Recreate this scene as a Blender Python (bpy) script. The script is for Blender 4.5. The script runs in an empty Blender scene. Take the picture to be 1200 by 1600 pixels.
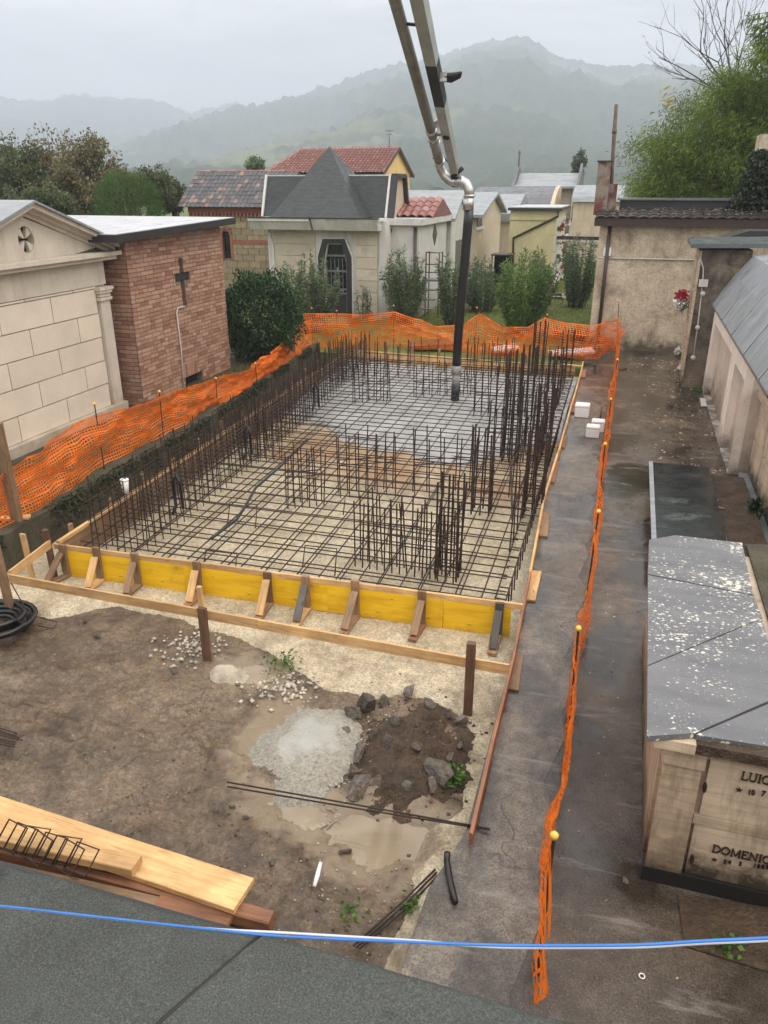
import bpy, math, random
import numpy as np
from mathutils import Vector, Matrix
random.seed(7); RNG = np.random.default_rng(11)
SC = bpy.context.scene; COL = SC.collection
# ---------------------------------------------------------------- camera, sky, sun, exposure
H, PITCH, YAW = 4.0, math.radians(23.0), math.radians(17.05)
cam_d = bpy.data.cameras.new('camera'); cam = bpy.data.objects.new('camera', cam_d); COL.objects.link(cam)
cam.location = (0, 0, H); cam.rotation_euler = (math.pi/2 - PITCH, 0, YAW)
cam_d.sensor_fit = 'HORIZONTAL'; cam_d.sensor_width = 36; cam_d.lens = 36
cam_d.clip_start = .05; cam_d.clip_end = 20000; SC.camera = cam
SUN_EL, SUN_AZ = math.radians(48), math.radians(100)     # overcast: very soft light from high up
W = bpy.data.worlds.new('World'); SC.world = W; W.use_nodes = True
wn, wl = W.node_tree.nodes, W.node_tree.links; wn.clear()
o_ = wn.new('ShaderNodeOutputWorld'); bg = wn.new('ShaderNodeBackground'); wl.new(bg.outputs[0], o_.inputs[0])
sky = wn.new('ShaderNodeTexSky'); sky.sky_type = 'NISHITA'; sky.sun_disc = False
sky.sun_elevation = SUN_EL; sky.sun_rotation = SUN_AZ
sm = wn.new('ShaderNodeVectorMath'); sm.operation = 'SCALE'; sm.inputs['Scale'].default_value = .10
wl.new(sky.outputs[0], sm.inputs[0])
tc = wn.new('ShaderNodeTexCoord'); mp = wn.new('ShaderNodeMapping'); mp.inputs['Scale'].default_value = (1, 1, 4.2)
wl.new(tc.outputs['Generated'], mp.inputs[0])
nz = wn.new('ShaderNodeTexNoise'); nz.inputs['Scale'].default_value = 3.1; nz.inputs['Detail'].default_value = 6; nz.inputs['Roughness'].default_value = .55
nz.inputs['Distortion'].default_value = .3
wl.new(mp.outputs[0], nz.inputs['Vector'])
rp = wn.new('ShaderNodeValToRGB'); wl.new(nz.outputs[0], rp.inputs[0])
rp.color_ramp.elements[0].position = .36; rp.color_ramp.elements[0].color = (.43, .423, .42, 1)
rp.color_ramp.elements[1].position = .62; rp.color_ramp.elements[1].color = (1.17, 1.145, 1.11, 1)
mx = wn.new('ShaderNodeMix'); mx.data_type = 'RGBA'; mx.inputs[0].default_value = .93
wl.new(sm.outputs[0], mx.inputs[6])
# an overcast sky is brighter overhead than at the horizon (standard overcast distribution, rising with the sine of elevation)
sp_ = wn.new('ShaderNodeSeparateXYZ'); wl.new(tc.outputs['Generated'], sp_.inputs[0])
el_ = wn.new('ShaderNodeMapRange'); wl.new(sp_.outputs[2], el_.inputs[0])
for i_, v_ in enumerate((0., 1., 1., 3.1)): el_.inputs[i_+1].default_value = v_
ov_ = wn.new('ShaderNodeVectorMath'); ov_.operation = 'SCALE'; wl.new(rp.outputs[0], ov_.inputs[0]); wl.new(el_.outputs[0], ov_.inputs['Scale'])
wl.new(ov_.outputs[0], mx.inputs[7]); wl.new(mx.outputs[2], bg.inputs[0])
bg.inputs[1].default_value = 1.0
sl = bpy.data.lights.new('sun', 'SUN'); sl.energy = 1.5; sl.angle = math.radians(50); sl.color = (1, .90, .76)
so = bpy.data.objects.new('sun', sl); COL.objects.link(so)
so.rotation_euler = (math.pi/2 - SUN_EL, 0, math.pi - SUN_AZ); so.location = (0, 0, 60)
SC.view_settings.view_transform = 'Standard'; SC.view_settings.look = 'None'
SC.view_settings.exposure = 0.1; SC.view_settings.gamma = 1.0; SC.view_settings.use_curve_mapping = False
SC.render.engine = 'CYCLES'; SC.cycles.max_bounces = 4; SC.cycles.diffuse_bounces = 2; SC.cycles.glossy_bounces = 2; SC.cycles.volume_bounces = 1
SC.cycles.transparent_max_bounces = 12; SC.cycles.use_denoising = True; SC.cycles.use_adaptive_sampling = True; SC.cycles.adaptive_threshold = .02
# ---------------------------------------------------------------- photo pixel -> place
F_ = 1200.
FW = np.array([-math.sin(YAW)*math.cos(PITCH), math.cos(YAW)*math.cos(PITCH), -math.sin(PITCH)])
RT = np.array([math.cos(YAW), math.sin(YAW), 0.]); UP = np.cross(RT, FW); CP = np.array([0, 0, H])
def ray(x, y): return FW + RT*((x-600)/F_) + UP*((800-y)/F_)
def G(x, y, z=0.): d = ray(x, y); return CP + d*((z-H)/d[2])
def atx(x, y, X): d = ray(x, y); return CP + d*(X/d[0])
def aty(x, y, Y): d = ray(x, y); return CP + d*(Y/d[1])
def pj(p):
    d = np.asarray(p, float)-CP; w = d@FW; return (600+F_*(d@RT)/w, 800-F_*(d@UP)/w)
# ---------------------------------------------------------------- materials
class NT:
    def __init__(s, name):
        s.m = bpy.data.materials.new(name); s.m.use_nodes = True; t = s.m.node_tree; s.n, s.l = t.nodes, t.links
        s.b = s.n['Principled BSDF']; s.out = s.n['Material Output']
    def new(s, k, **kw):
        n = s.n.new('ShaderNode'+k)
        for a, v in kw.items(): setattr(n, a, v)
        return n
    def put(s, v, sock):
        if isinstance(v, bpy.types.NodeSocket): s.l.new(v, sock)
        elif v is not None: sock.default_value = v
    def pos(s): return s.new('NewGeometry').outputs['Position']
    def obj(s): return s.new('TexCoord').outputs['Object']
    def rnd(s):
        a = s.new('ObjectInfo').outputs['Random']; b = s.new('NewGeometry').outputs['Random Per Island']
        return s.math('FRACT', s.math('ADD', a, b))
    def scl(s, v, sc):
        n = s.new('Mapping'); s.put(v, n.inputs[0]); n.inputs['Scale'].default_value = sc; return n.outputs[0]
    def off(s, v, k):
        n = s.new('VectorMath', operation='ADD'); s.put(v, n.inputs[0]); s.put(k, n.inputs[1]); return n.outputs[0]
    def noise(s, v, sc, det=5, rough=.55, dist=0.):
        n = s.new('TexNoise'); s.put(v, n.inputs['Vector']); n.inputs['Scale'].default_value = sc
        n.inputs['Detail'].default_value = det; n.inputs['Roughness'].default_value = rough; n.inputs['Distortion'].default_value = dist
        return n.outputs[0]
    def vor(s, v, sc, feat='F1', out=0):
        n = s.new('TexVoronoi', feature=feat); s.put(v, n.inputs['Vector']); n.inputs['Scale'].default_value = sc; return n.outputs[out]
    def math(s, op, a, b=None, clamp=False):
        n = s.new('Math', operation=op, use_clamp=clamp); s.put(a, n.inputs[0]); s.put(b, n.inputs[1]); return n.outputs[0]
    def rng(s, v, a, b, c=0., d=1.):
        n = s.new('MapRange'); s.put(v, n.inputs[0])
        for i, k in enumerate((a, b, c, d)): n.inputs[i+1].default_value = k
        return n.outputs[0]
    def ramp(s, v, stops):
        n = s.new('ValToRGB'); e = n.color_ramp.elements; s.put(v, n.inputs[0])
        while len(e) < len(stops): e.new(.5)
        for k, (p, c) in zip(e, stops): k.position = p; k.color = (*c, 1)
        return n.outputs[0]
    def mix(s, f, a, b, mode='MIX'):
        n = s.new('Mix', data_type='RGBA', blend_type=mode)
        s.put(f, n.inputs[0])
        for q, i in ((a, 6), (b, 7)): s.put((*q, 1) if isinstance(q, tuple) else q, n.inputs[i])
        return n.outputs[2]
    def mul(s, col, v):
        n = s.new('VectorMath', operation='SCALE'); s.put(col, n.inputs[0]); s.put(v, n.inputs['Scale']); return n.outputs[0]
    def bump(s, h, st=.3, d=.01, prev=None):
        n = s.new('Bump'); n.inputs['Strength'].default_value = st; n.inputs['Distance'].default_value = d
        s.put(h, n.inputs['Height']); s.put(prev, n.inputs['Normal']); return n.outputs[0]
    def done(s, col, rough=.7, nrm=None, spec=.5, metal=0.):
        b = s.b
        if isinstance(col, tuple): col = (*col, 1)
        s.put(col, b.inputs['Base Color']); s.put(rough, b.inputs['Roughness']); s.put(nrm, b.inputs['Normal'])
        s.put(spec, b.inputs['Specular IOR Level']); s.put(metal, b.inputs['Metallic']); return s.m
def lerp3(c, k): return tuple(min(1., x*k) for x in c)
def surf(name, c, var=.25, sc=3., fine=60., rough=(.55, .85), bump=.3, bd=.006, stain=None, ssc=1.2, spec=.4, rnd=0., stretch=(1, 1, 1), metal=0., c2=None, sth=(.5, .72)):
    """general weathered surface: two noise octaves of tone, optional stains, fine relief"""
    t = NT(name); p = t.scl(t.pos(), stretch)
    c2 = c2 or lerp3(c, 1-var)
    col = t.ramp(t.noise(p, sc, 6, .6), [(.3, c2), (.7, lerp3(c, 1+var*.5))])
    col = t.mul(col, t.rng(t.noise(p, fine, 3), .3, .7, 1-var*.5, 1+var*.4))
    if rnd: col = t.mul(col, t.rng(t.rnd(), 0, 1, 1-rnd, 1+rnd))
    if stain: col = t.mix(t.rng(t.noise(t.pos(), ssc, 7, .65, .4), sth[0], sth[1]), col, stain)
    r = t.rng(t.noise(p, sc*1.7, 4), .3, .7, rough[0], rough[1])
    return t.done(col, r, t.bump(t.noise(p, fine, 4, .6), bump, bd), spec, metal)
def stained(name, c, dirt, drip=.9, base=None, z0=0., z1=.5, sc=2., bump=.3, rough=(.6, .9), var=.15):
    """plaster or stone with vertical drip marks and a splash zone of grime near its foot"""
    t = NT(name); p = t.pos()
    col = t.ramp(t.noise(p, sc, 6, .6), [(.3, lerp3(c, 1-var)), (.7, lerp3(c, 1+var*.5))])
    col = t.mul(col, t.rng(t.noise(p, 50, 3), .3, .7, .92, 1.06))
    st = t.noise(t.scl(p, (5, 5, .55)), 1.3, 6, .65)
    col = t.mix(t.math('MULTIPLY', t.rng(st, .5, .75), drip), col, dirt)
    if base:
        sep = t.new('SeparateXYZ'); t.put(p, sep.inputs[0])
        hh = t.math('ADD', sep.outputs[2], t.rng(t.noise(p, 2.5, 6, .7), .3, .7, -.3, .3))
        col = t.mix(t.rng(hh, z0, z1, .92, 0.), col, base)
    return t.done(col, t.rng(t.noise(p, 4, 4), .3, .7, *rough), t.bump(t.noise(p, 35, 5, .65), bump, .008), .35)
def wood(name, c, dark, rough=(.5, .75), knots=True):
    t = NT(name); inf = t.new('ObjectInfo').outputs['Random']
    k = t.new('CombineXYZ'); t.put(t.math('MULTIPLY', inf, 37.), k.inputs[0]); t.put(t.math('MULTIPLY', inf, 11.), k.inputs[1])
    o = t.off(t.obj(), k.outputs[0]); p = t.scl(o, (1.2, 14, 14))
    g = t.noise(p, 2.2, 6, .6, 1.2)
    col = t.ramp(g, [(.28, lerp3(dark, 1.)), (.52, c), (.75, lerp3(c, 1.2))])
    col = t.mul(col, t.rng(t.noise(o, 2., 5, .6), .3, .7, .72, 1.15))
    col = t.mul(col, t.rng(inf, 0, 1, .8, 1.15))
    if knots:
        v = t.vor(t.scl(o, (2.2, 7, 7)), 1.3); col = t.mix(t.rng(v, .05, .12, .8, 0), col, lerp3(dark, .5))
    wet = t.rng(t.noise(o, 3., 4), .45, .65); col = t.mix(t.math('MULTIPLY', wet, .35), col, lerp3(dark, .7))
    return t.done(col, t.rng(g, .3, .7, *rough), t.bump(t.noise(p, 6, 4), .25, .003), .4)
def leafmat(name, c1, c2, c3=None, trans=.35, rough=.55):
    t = NT(name); r = t.rnd()
    col = t.ramp(r, [(0., c1), (.6, c2), (1., c3 or c2)])
    col = t.mul(col, t.rng(t.noise(t.pos(), 1.1, 3), .3, .7, .7, 1.25))
    t.done(col, rough, None, .35)
    tr = t.new('BsdfTranslucent'); t.put(col, tr.inputs[0]); ms = t.new('MixShader'); ms.inputs[0].default_value = trans
    t.l.new(t.b.outputs[0], ms.inputs[1]); t.l.new(tr.outputs[0], ms.inputs[2]); t.l.new(ms.outputs[0], t.out.inputs[0]); return t.m
def plain(name, c, rough=.5, metal=0., spec=.5, var=.12):
    t = NT(name); col = t.mul(t.ramp(t.noise(t.pos(), 7, 4), [(.3, lerp3(c, 1-var)), (.7, lerp3(c, 1+var))]), 1.)
    return t.done(col, rough, t.bump(t.noise(t.pos(), 40, 3), .05, .002), spec, metal)
MT = {}
def path_mat(name='wet_path_concrete', TONES=((.25, (.03, .021, .014)), (.45, (.06, .046, .033)), (.6, (.092, .074, .056)), (.8, (.145, .12, .09))), sandy=.4):
    t = NT(name); p = t.pos()
    col = t.ramp(t.noise(p, 1.1, 8, .62, .5), TONES)
    col = t.mul(col, t.rng(t.noise(p, 75, 4, .75), .38, .62, .55, 1.4)); col = t.mul(col, t.rng(t.noise(p, 9, 6, .65), .38, .62, .78, 1.2))
    col = t.mix(t.rng(t.noise(p, .8, 6, .6, .8), .56, .72, 0, sandy), col, (.32, .24, .15))          # washed-on sand
    col = t.mix(t.rng(t.vor(p, 55), .08, .16, .5, 0), col, (.36, .32, .27))                          # aggregate specks
    n1 = t.new('TexNoise'); n1.inputs['Scale'].default_value = 1.6; n1.inputs['Detail'].default_value = 6; t.put(p, n1.inputs[0])
    w = t.off(p, t.mul(n1.outputs[1], .9))
    cr = t.vor(w, .42, 'DISTANCE_TO_EDGE'); ck = t.math('MULTIPLY', t.rng(cr, .0012, .004, 1, 0), t.rng(t.noise(p, .9, 3), .45, .55))
    col = t.mix(t.math('MULTIPLY', ck, .8), col, (.03, .025, .02))
    pud = t.rng(t.noise(t.scl(p, (1.3, .8, 1)), .9, 6, .58, .6), .47, .56)
    wet = t.rng(t.noise(p, 2.5, 6, .6), .35, .65, .07, .28)
    r = t.math('MULTIPLY', wet, t.rng(pud, 0, 1, 1., .3))
    nb = t.bump(t.math('MULTIPLY', t.noise(p, 70, 5, .7), t.rng(pud, 0, 1, 1, .12)), .55, .008); nb = t.bump(t.noise(p, 5, 4), .12, .02, nb); nb = t.bump(ck, -.6, .01, nb)
    col = t.mul(col, t.rng(pud, 0, 1, 1.22, .62))
    col = t.mix(t.math('MULTIPLY', t.rng(t.noise(t.scl(p, (.6, 3.2, 1)), 1.4, 7, .7, .5), .57, .68), .45), col, (.30, .27, .235))   # dried cement smears
    col = t.mix(t.rng(t.vor(t.off(p, (2., 7., 0.)), 19), .03, .06, .7, 0), col, (.03, .026, .022))
    return t.done(col, r, nb, .5)
def mud_mat():
    t = NT('wet_mud'); p = t.pos()
    col = t.ramp(t.noise(p, 1.3, 9, .66, .7), [(.25, (.07, .045, .026)), (.42, (.125, .085, .05)), (.58, (.18, .128, .08)), (.8, (.23, .172, .115))])
    col = t.mul(col, t.rng(t.noise(p, 40, 5, .72), .38, .62, .6, 1.35)); col = t.mul(col, t.rng(t.noise(p, 6, 6, .65, .5), .38, .62, .75, 1.18))
    dk = t.math('MULTIPLY', t.rng(t.noise(t.off(p, (5.1, 2.2, 0)), .9, 7, .68, .9), .46, .6), t.rng(t.noise(p, 14, 4, .6), .35, .6, .35, 1.))
    col = t.mix(t.math('MULTIPLY', dk, .8), col, (.045, .029, .017))
    col = t.mix(t.rng(t.vor(p, 26), .06, .13, .45, 0), col, (.33, .28, .22))
    for cx_, cy_, rx_, ry_ in ((-1.26, 3.9, .58, .44), (-2.44, 4.7, .3, .6), (-1.95, 3.93, .45, .24), (-2.98, 5.46, .42, .3)):
        q = t.new('VectorMath', operation='DISTANCE'); t.put(t.scl(p, (1/rx_, 1/ry_, 0)), q.inputs[0]); q.inputs[1].default_value = (cx_/rx_, cy_/ry_, 0)
        f = t.math('ADD', q.outputs['Value'], t.rng(t.noise(p, 5, 6, .65), .3, .7, -.45, .45)); col = t.mix(t.rng(f, .75, 1.15, .75, 0), col, (.27, .205, .135))   # silt left by the water
    wet = t.noise(p, 1.7, 6, .6, .3)
    return t.done(col, t.rng(wet, .38, .62, .12, .5), t.bump(t.noise(p, 9, 6, .6), .35, .03, t.bump(t.noise(p, 45, 7, .72), .5, .02)), .45)
def lean_mat():
    t = NT('lean_concrete'); p = t.pos()
    col = t.ramp(t.noise(p, 1.6, 8, .65, .3), [(.25, (.42, .33, .21)), (.5, (.60, .50, .345)), (.75, (.68, .585, .43))])
    col = t.mul(col, t.rng(t.noise(p, 48, 5, .8), .36, .64, .5, 1.3))
    col = t.mix(t.math('MULTIPLY', t.rng(t.vor(p, 34), .06, .17, .8, 0), t.rng(t.noise(p, 1.9, 5, .6), .42, .58)), col, (.15, .115, .08))
    n2 = t.noise(t.off(p, (9.3, 4.1, 0)), .42, 5, .6); sx = t.new('SeparateXYZ'); t.put(p, sx.inputs[0])
    yy = t.math('ADD', sx.outputs[1], t.rng(n2, .3, .7, -1.3, 1.3))
    near = t.math('MULTIPLY', t.rng(yy, 10.3, 11.3), t.rng(n2, .35, .5))
    col = t.mix(t.math('MULTIPLY', near, .75), col, (.36, .19, .085))                                 # ochre water stain ahead of the pour
    fr = t.math('MULTIPLY', t.rng(sx.outputs[1], 6.7, 5.6), t.rng(t.noise(p, 1.7, 7, .7, .5), .44, .6))
    col = t.mix(t.math('MULTIPLY', fr, .75), col, (.17, .12, .075))                                   # mud trodden onto the front strip
    col = t.mul(col, t.rng(t.noise(p, 11, 6, .7), .38, .62, .82, 1.14))
    return t.done(col, t.rng(t.noise(p, 2, 5), .35, .65, .35, .75), t.bump(t.noise(p, 42, 6, .7), .8, .02), .4)
def fresh_mat(name, c, sc=18, wet=(.18, .5)):
    t = NT(name); p = t.pos()
    col = t.ramp(t.noise(p, 2.2, 7, .6, .6), [(.28, lerp3(c, .62)), (.5, c), (.75, lerp3(c, 1.25))])
    col = t.mul(col, t.rng(t.noise(p, 60, 4, .7), .3, .7, .8, 1.12))
    return t.done(col, t.rng(t.noise(p, 3, 5), .35, .65, *wet), t.bump(t.noise(p, sc, 6, .65), .6, .025), .5)
def spill_mat():
    t = NT('spilled_concrete'); p = t.pos()
    d = t.new('VectorMath', operation='DISTANCE'); t.put(t.scl(p, (1.25, .95, 0)), d.inputs[0]); d.inputs[1].default_value = (-2.05*1.25, 4.66*.95, 0)
    f = t.math('ADD', d.outputs['Value'], t.rng(t.noise(p, 6, 6, .65), .3, .7, -.16, .16))
    paste = t.ramp(t.noise(p, 5, 6, .6, .8), [(.3, (.40, .395, .36)), (.7, (.50, .49, .445))])                 # smooth cement paste where it was tipped
    grit = t.ramp(t.noise(p, 42, 6, .75), [(.3, (.17, .15, .12)), (.5, (.34, .31, .255)), (.72, (.52, .475, .40))])  # coarse washed-out stone round it
    col = t.mix(t.rng(f, .14, .34), paste, grit)
    return t.done(col, t.rng(f, .12, .3, .3, .75), t.bump(t.noise(p, 48, 6, .75), .9, .02), .4)
def brick_mat():
    t = NT('brick'); r = t.rnd()
    col = t.ramp(r, [(0, (.26, .13, .09)), (.25, (.36, .20, .135)), (.5, (.41, .245, .17)), (.75, (.46, .30, .21)), (1, (.33, .175, .12))])
    col = t.mul(col, t.rng(t.noise(t.pos(), 25, 5, .7), .3, .7, .72, 1.2))
    col = t.mix(t.rng(t.noise(t.pos(), 1.1, 6, .6, .4), .55, .75, 0, .4), col, (.45, .34, .23))
    return t.done(col, .85, t.bump(t.noise(t.pos(), 60, 4, .7), .5, .006), .25)
def tile_mat(name, cs, moss=None):
    t = NT(name); n = len(cs)
    col = t.ramp(t.rnd(), [(i/(n-1), c) for i, c in enumerate(cs)])
    col = t.mul(col, t.rng(t.noise(t.pos(), 14, 5, .7), .3, .7, .7, 1.2))
    if moss: col = t.mix(t.rng(t.noise(t.pos(), 2.5, 6, .65), .52, .7, 0, .7), col, moss)
    return t.done(col, t.rng(t.noise(t.pos(), 3), .3, .7, .28, .55), t.bump(t.noise(t.pos(), 40, 4), .3, .006), .5)
def spotted_granite():
    t = NT('spotted_granite'); p = t.pos()
    col = t.ramp(t.noise(t.scl(p, (1, 5, 1)), 1.4, 6, .6), [(.3, (.105, .104, .112)), (.7, (.165, .162, .166))])
    col = t.mul(col, t.rng(t.noise(p, 120, 3, .8), .3, .7, .8, 1.2))
    n1 = t.new('TexNoise'); n1.inputs['Scale'].default_value = 9; t.put(p, n1.inputs[0])
    q = t.off(t.scl(p, (1, 1.5, 1)), t.mul(n1.outputs[1], .05))
    clus = t.noise(p, 1.2, 5, .6)
    a = t.vor(q, 21); b = t.vor(t.off(q, (3.3, 1.7, 0)), 44)
    rad = t.rng(clus, .36, .64, .02, .48)
    s1 = t.rng(t.math('SUBTRACT', rad, a), 0., .10); s2 = t.rng(t.math('SUBTRACT', t.math('MULTIPLY', rad, .8), b), 0., .12)
    f = t.math('MAXIMUM', s1, s2); f = t.math('MULTIPLY', f, t.rng(t.noise(p, 35, 3), .34, .46))
    col = t.mix(t.math('MULTIPLY', f, .85), col, (.74, .70, .58))
    return t.done(col, t.rng(t.noise(p, 3, 4), .3, .7, .2, .42), t.bump(f, .25, .004), .5)
def black_granite():
    t = NT('black_granite'); p = t.pos()
    col = t.ramp(t.noise(p, 2.2, 8, .7, .5), [(.38, (.008, .009, .009)), (.55, (.018, .021, .02)), (.72, (.11, .12, .115))])
    col = t.mul(col, t.rng(t.noise(p, 80, 3, .8), .3, .7, .5, 1.5))
    return t.done(col, t.rng(t.noise(p, 5, 5), .3, .7, .08, .25), t.bump(t.noise(t.scl(p, (1, 4, 1)), 6, 4), .2, .01), .32)
def travertine(name, c, dark, foot=None):
    t = NT(name); p = t.pos()
    g = t.noise(t.scl(p, (1.2, 1.2, 16)), 2.1, 7, .68, .5)
    col = t.ramp(g, [(.28, dark), (.5, c), (.75, lerp3(c, 1.2))])
    col = t.mul(col, t.rng(t.noise(p, 3, 5), .3, .7, .72, 1.12))
    if foot:
        sep = t.new('SeparateXYZ'); t.put(p, sep.inputs[0])
        hh = t.math('ADD', sep.outputs[2], t.rng(t.noise(p, 5, 7, .75), .3, .7, -.13, .13))
        col = t.mix(t.rng(hh, foot[0], foot[1], .95, 0), col, (.03, .022, .013))
        col = t.mix(t.rng(t.noise(t.scl(p, (4, 4, .8)), 1.7, 6, .7), .52, .68, 0, .75), col, lerp3(dark, .55))
    return t.done(col, .6, t.bump(g, .25, .004), .35)
def slate_mat():
    t = NT('black_slate'); p = t.pos(); sep = t.new('SeparateXYZ'); t.put(p, sep.inputs[0])
    row = t.math('FRACT', t.math('MULTIPLY', t.math('ADD', sep.outputs[2], t.rng(t.noise(p, 3, 4), .3, .7, -.01, .01)), 8.5))
    col = t.ramp(t.noise(t.scl(p, (2, 2, 9)), 2.2, 6, .65), [(.3, (.026, .029, .031)), (.7, (.06, .064, .068))])
    col = t.mul(col, t.rng(row, 0., .16, .5, 1.)); col = t.mix(t.rng(t.noise(t.scl(p, (3, 3, .6)), 1.3, 6, .7), .55, .75, 0, .4), col, (.10, .105, .105))
    return t.done(col, t.rng(t.noise(p, 5, 4), .3, .7, .3, .6), t.bump(row, .5, .02), .45)
def rough_render():
    t = NT('rough_render'); p = t.pos()
    col = t.ramp(t.noise(p, 1.5, 9, .72, .6), [(.28, (.22, .17, .12)), (.45, (.47, .385, .285)), (.6, (.63, .53, .40)), (.78, (.72, .62, .49))])
    col = t.mul(col, t.rng(t.noise(p, 22, 6, .75), .3, .7, .68, 1.25))
    col = t.mix(t.math('MULTIPLY', t.rng(t.noise(t.scl(p, (4, 4, .9)), 1.1, 6, .65), .55, .75), .45), col, (.17, .135, .10))
    sep = t.new('SeparateXYZ'); t.put(p, sep.inputs[0]); hh = t.math('ADD', sep.outputs[2], t.rng(t.noise(p, 2.5, 6, .7), .3, .7, -.35, .35))
    col = t.mix(t.rng(hh, .05, .5, .9, 0), col, (.075, .06, .042)); col = t.mix(t.rng(t.vor(p, 5.), .02, .05, .8, 0), col, (.06, .05, .04))
    return t.done(col, .88, t.bump(t.noise(p, 28, 7, .75), .9, .02), .25)
def membrane():
    t = NT('roof_membrane'); p = t.pos()
    col = t.ramp(t.noise(p, 190, 4, .85), [(.3, (.02, .0215, .02)), (.52, (.058, .062, .056)), (.75, (.15, .155, .14))])
    col = t.mul(col, t.rng(t.noise(p, 2.6, 6, .6), .3, .7, .72, 1.2))
    col = t.mul(col, t.rng(t.noise(p, .9, 5, .6, .4), .35, .65, .78, 1.2)); col = t.mix(t.rng(t.noise(p, 4.2, 6, .65), .61, .72, 0, .85), col, (.014, .016, .016)); col = t.mix(t.rng(t.vor(p, 28), .02, .05, .5, 0), col, (.30, .30, .27))
    return t.done(col, .72, t.bump(t.noise(p, 230, 2), .6, .002), .3)
def sheet_metal(name, c, rough=.3, streak=(1, 12, 1)):
    t = NT(name); p = t.pos()
    col = t.ramp(t.noise(t.scl(p, streak), 1.4, 6, .6), [(.3, lerp3(c, .72)), (.7, lerp3(c, 1.15))])
    col = t.mix(t.rng(t.noise(p, 2.1, 7, .7), .56, .72, 0, .5), col, lerp3(c, .45))
    return t.done(col, t.rng(t.noise(p, 3, 4), .3, .7, rough*.7, rough*1.5), t.bump(t.noise(t.scl(p, streak), 3, 3), .15, .01), .5, .35)
def hill_mat():
    t = NT('wooded_hill'); p = t.pos()
    col = t.ramp(t.noise(p, .035, 8, .7), [(.3, (.012, .024, .012)), (.5, (.03, .048, .02)), (.68, (.065, .07, .028)), (.8, (.10, .085, .04))])
    f = t.noise(p, .0035, 4, .6); col = t.mix(t.rng(f, .56, .62, 0, .75), col, (.16, .18, .075))
    return t.done(col, .95, None, .1)
def grass_mat():
    t = NT('lawn_soil'); p = t.pos()
    col = t.ramp(t.noise(p, 1.5, 7, .65), [(.3, (.07, .085, .022)), (.55, (.13, .155, .042)), (.75, (.22, .215, .07))])
    col = t.mul(col, t.rng(t.noise(p, 60, 4, .7), .3, .7, .6, 1.4))
    return t.done(col, .9, t.bump(t.noise(p, 50, 4, .7), .6, .02), .2)
def yellow_mat():
    t = NT('yellow_form_panel'); o = t.obj(); p = t.scl(o, (1, 9, 9))
    col = t.ramp(t.noise(p, 1.8, 6, .6, .6), [(.3, (.66, .36, .008)), (.55, (.85, .51, .012)), (.8, (.92, .60, .03))])
    col = t.mix(t.rng(t.noise(o, 2.4, 7, .7), .55, .75, 0, .55), col, (.36, .19, .02))
    col = t.mix(t.rng(t.vor(t.scl(o, (1.6, 6, 6)), 2.), .04, .09, .8, 0), col, (.16, .08, .01))
    return t.done(col, .42, t.bump(t.noise(p, 6, 4), .15, .003), .45)
def net_mat(name, c):
    t = NT(name); col = t.ramp(t.noise(t.pos(), 6, 4), [(.3, lerp3(c, .8)), (.7, lerp3(c, 1.12))])
    t.done(col, .45, None, .4); tr = t.new('BsdfTranslucent'); t.put(col, tr.inputs[0]); ms = t.new('MixShader'); ms.inputs[0].default_value = .3
    t.l.new(t.b.outputs[0], ms.inputs[1]); t.l.new(tr.outputs[0], ms.inputs[2]); t.l.new(ms.outputs[0], t.out.inputs[0]); return t.m
def puddle_mat():
    t = NT('muddy_water'); p = t.pos()
    col = t.ramp(t.noise(p, 2.2, 5, .6, .8), [(.3, (.24, .18, .115)), (.7, (.33, .26, .18))])
    return t.done(col, .06, t.bump(t.noise(p, 8, 2), .03, .01), .5)
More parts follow.
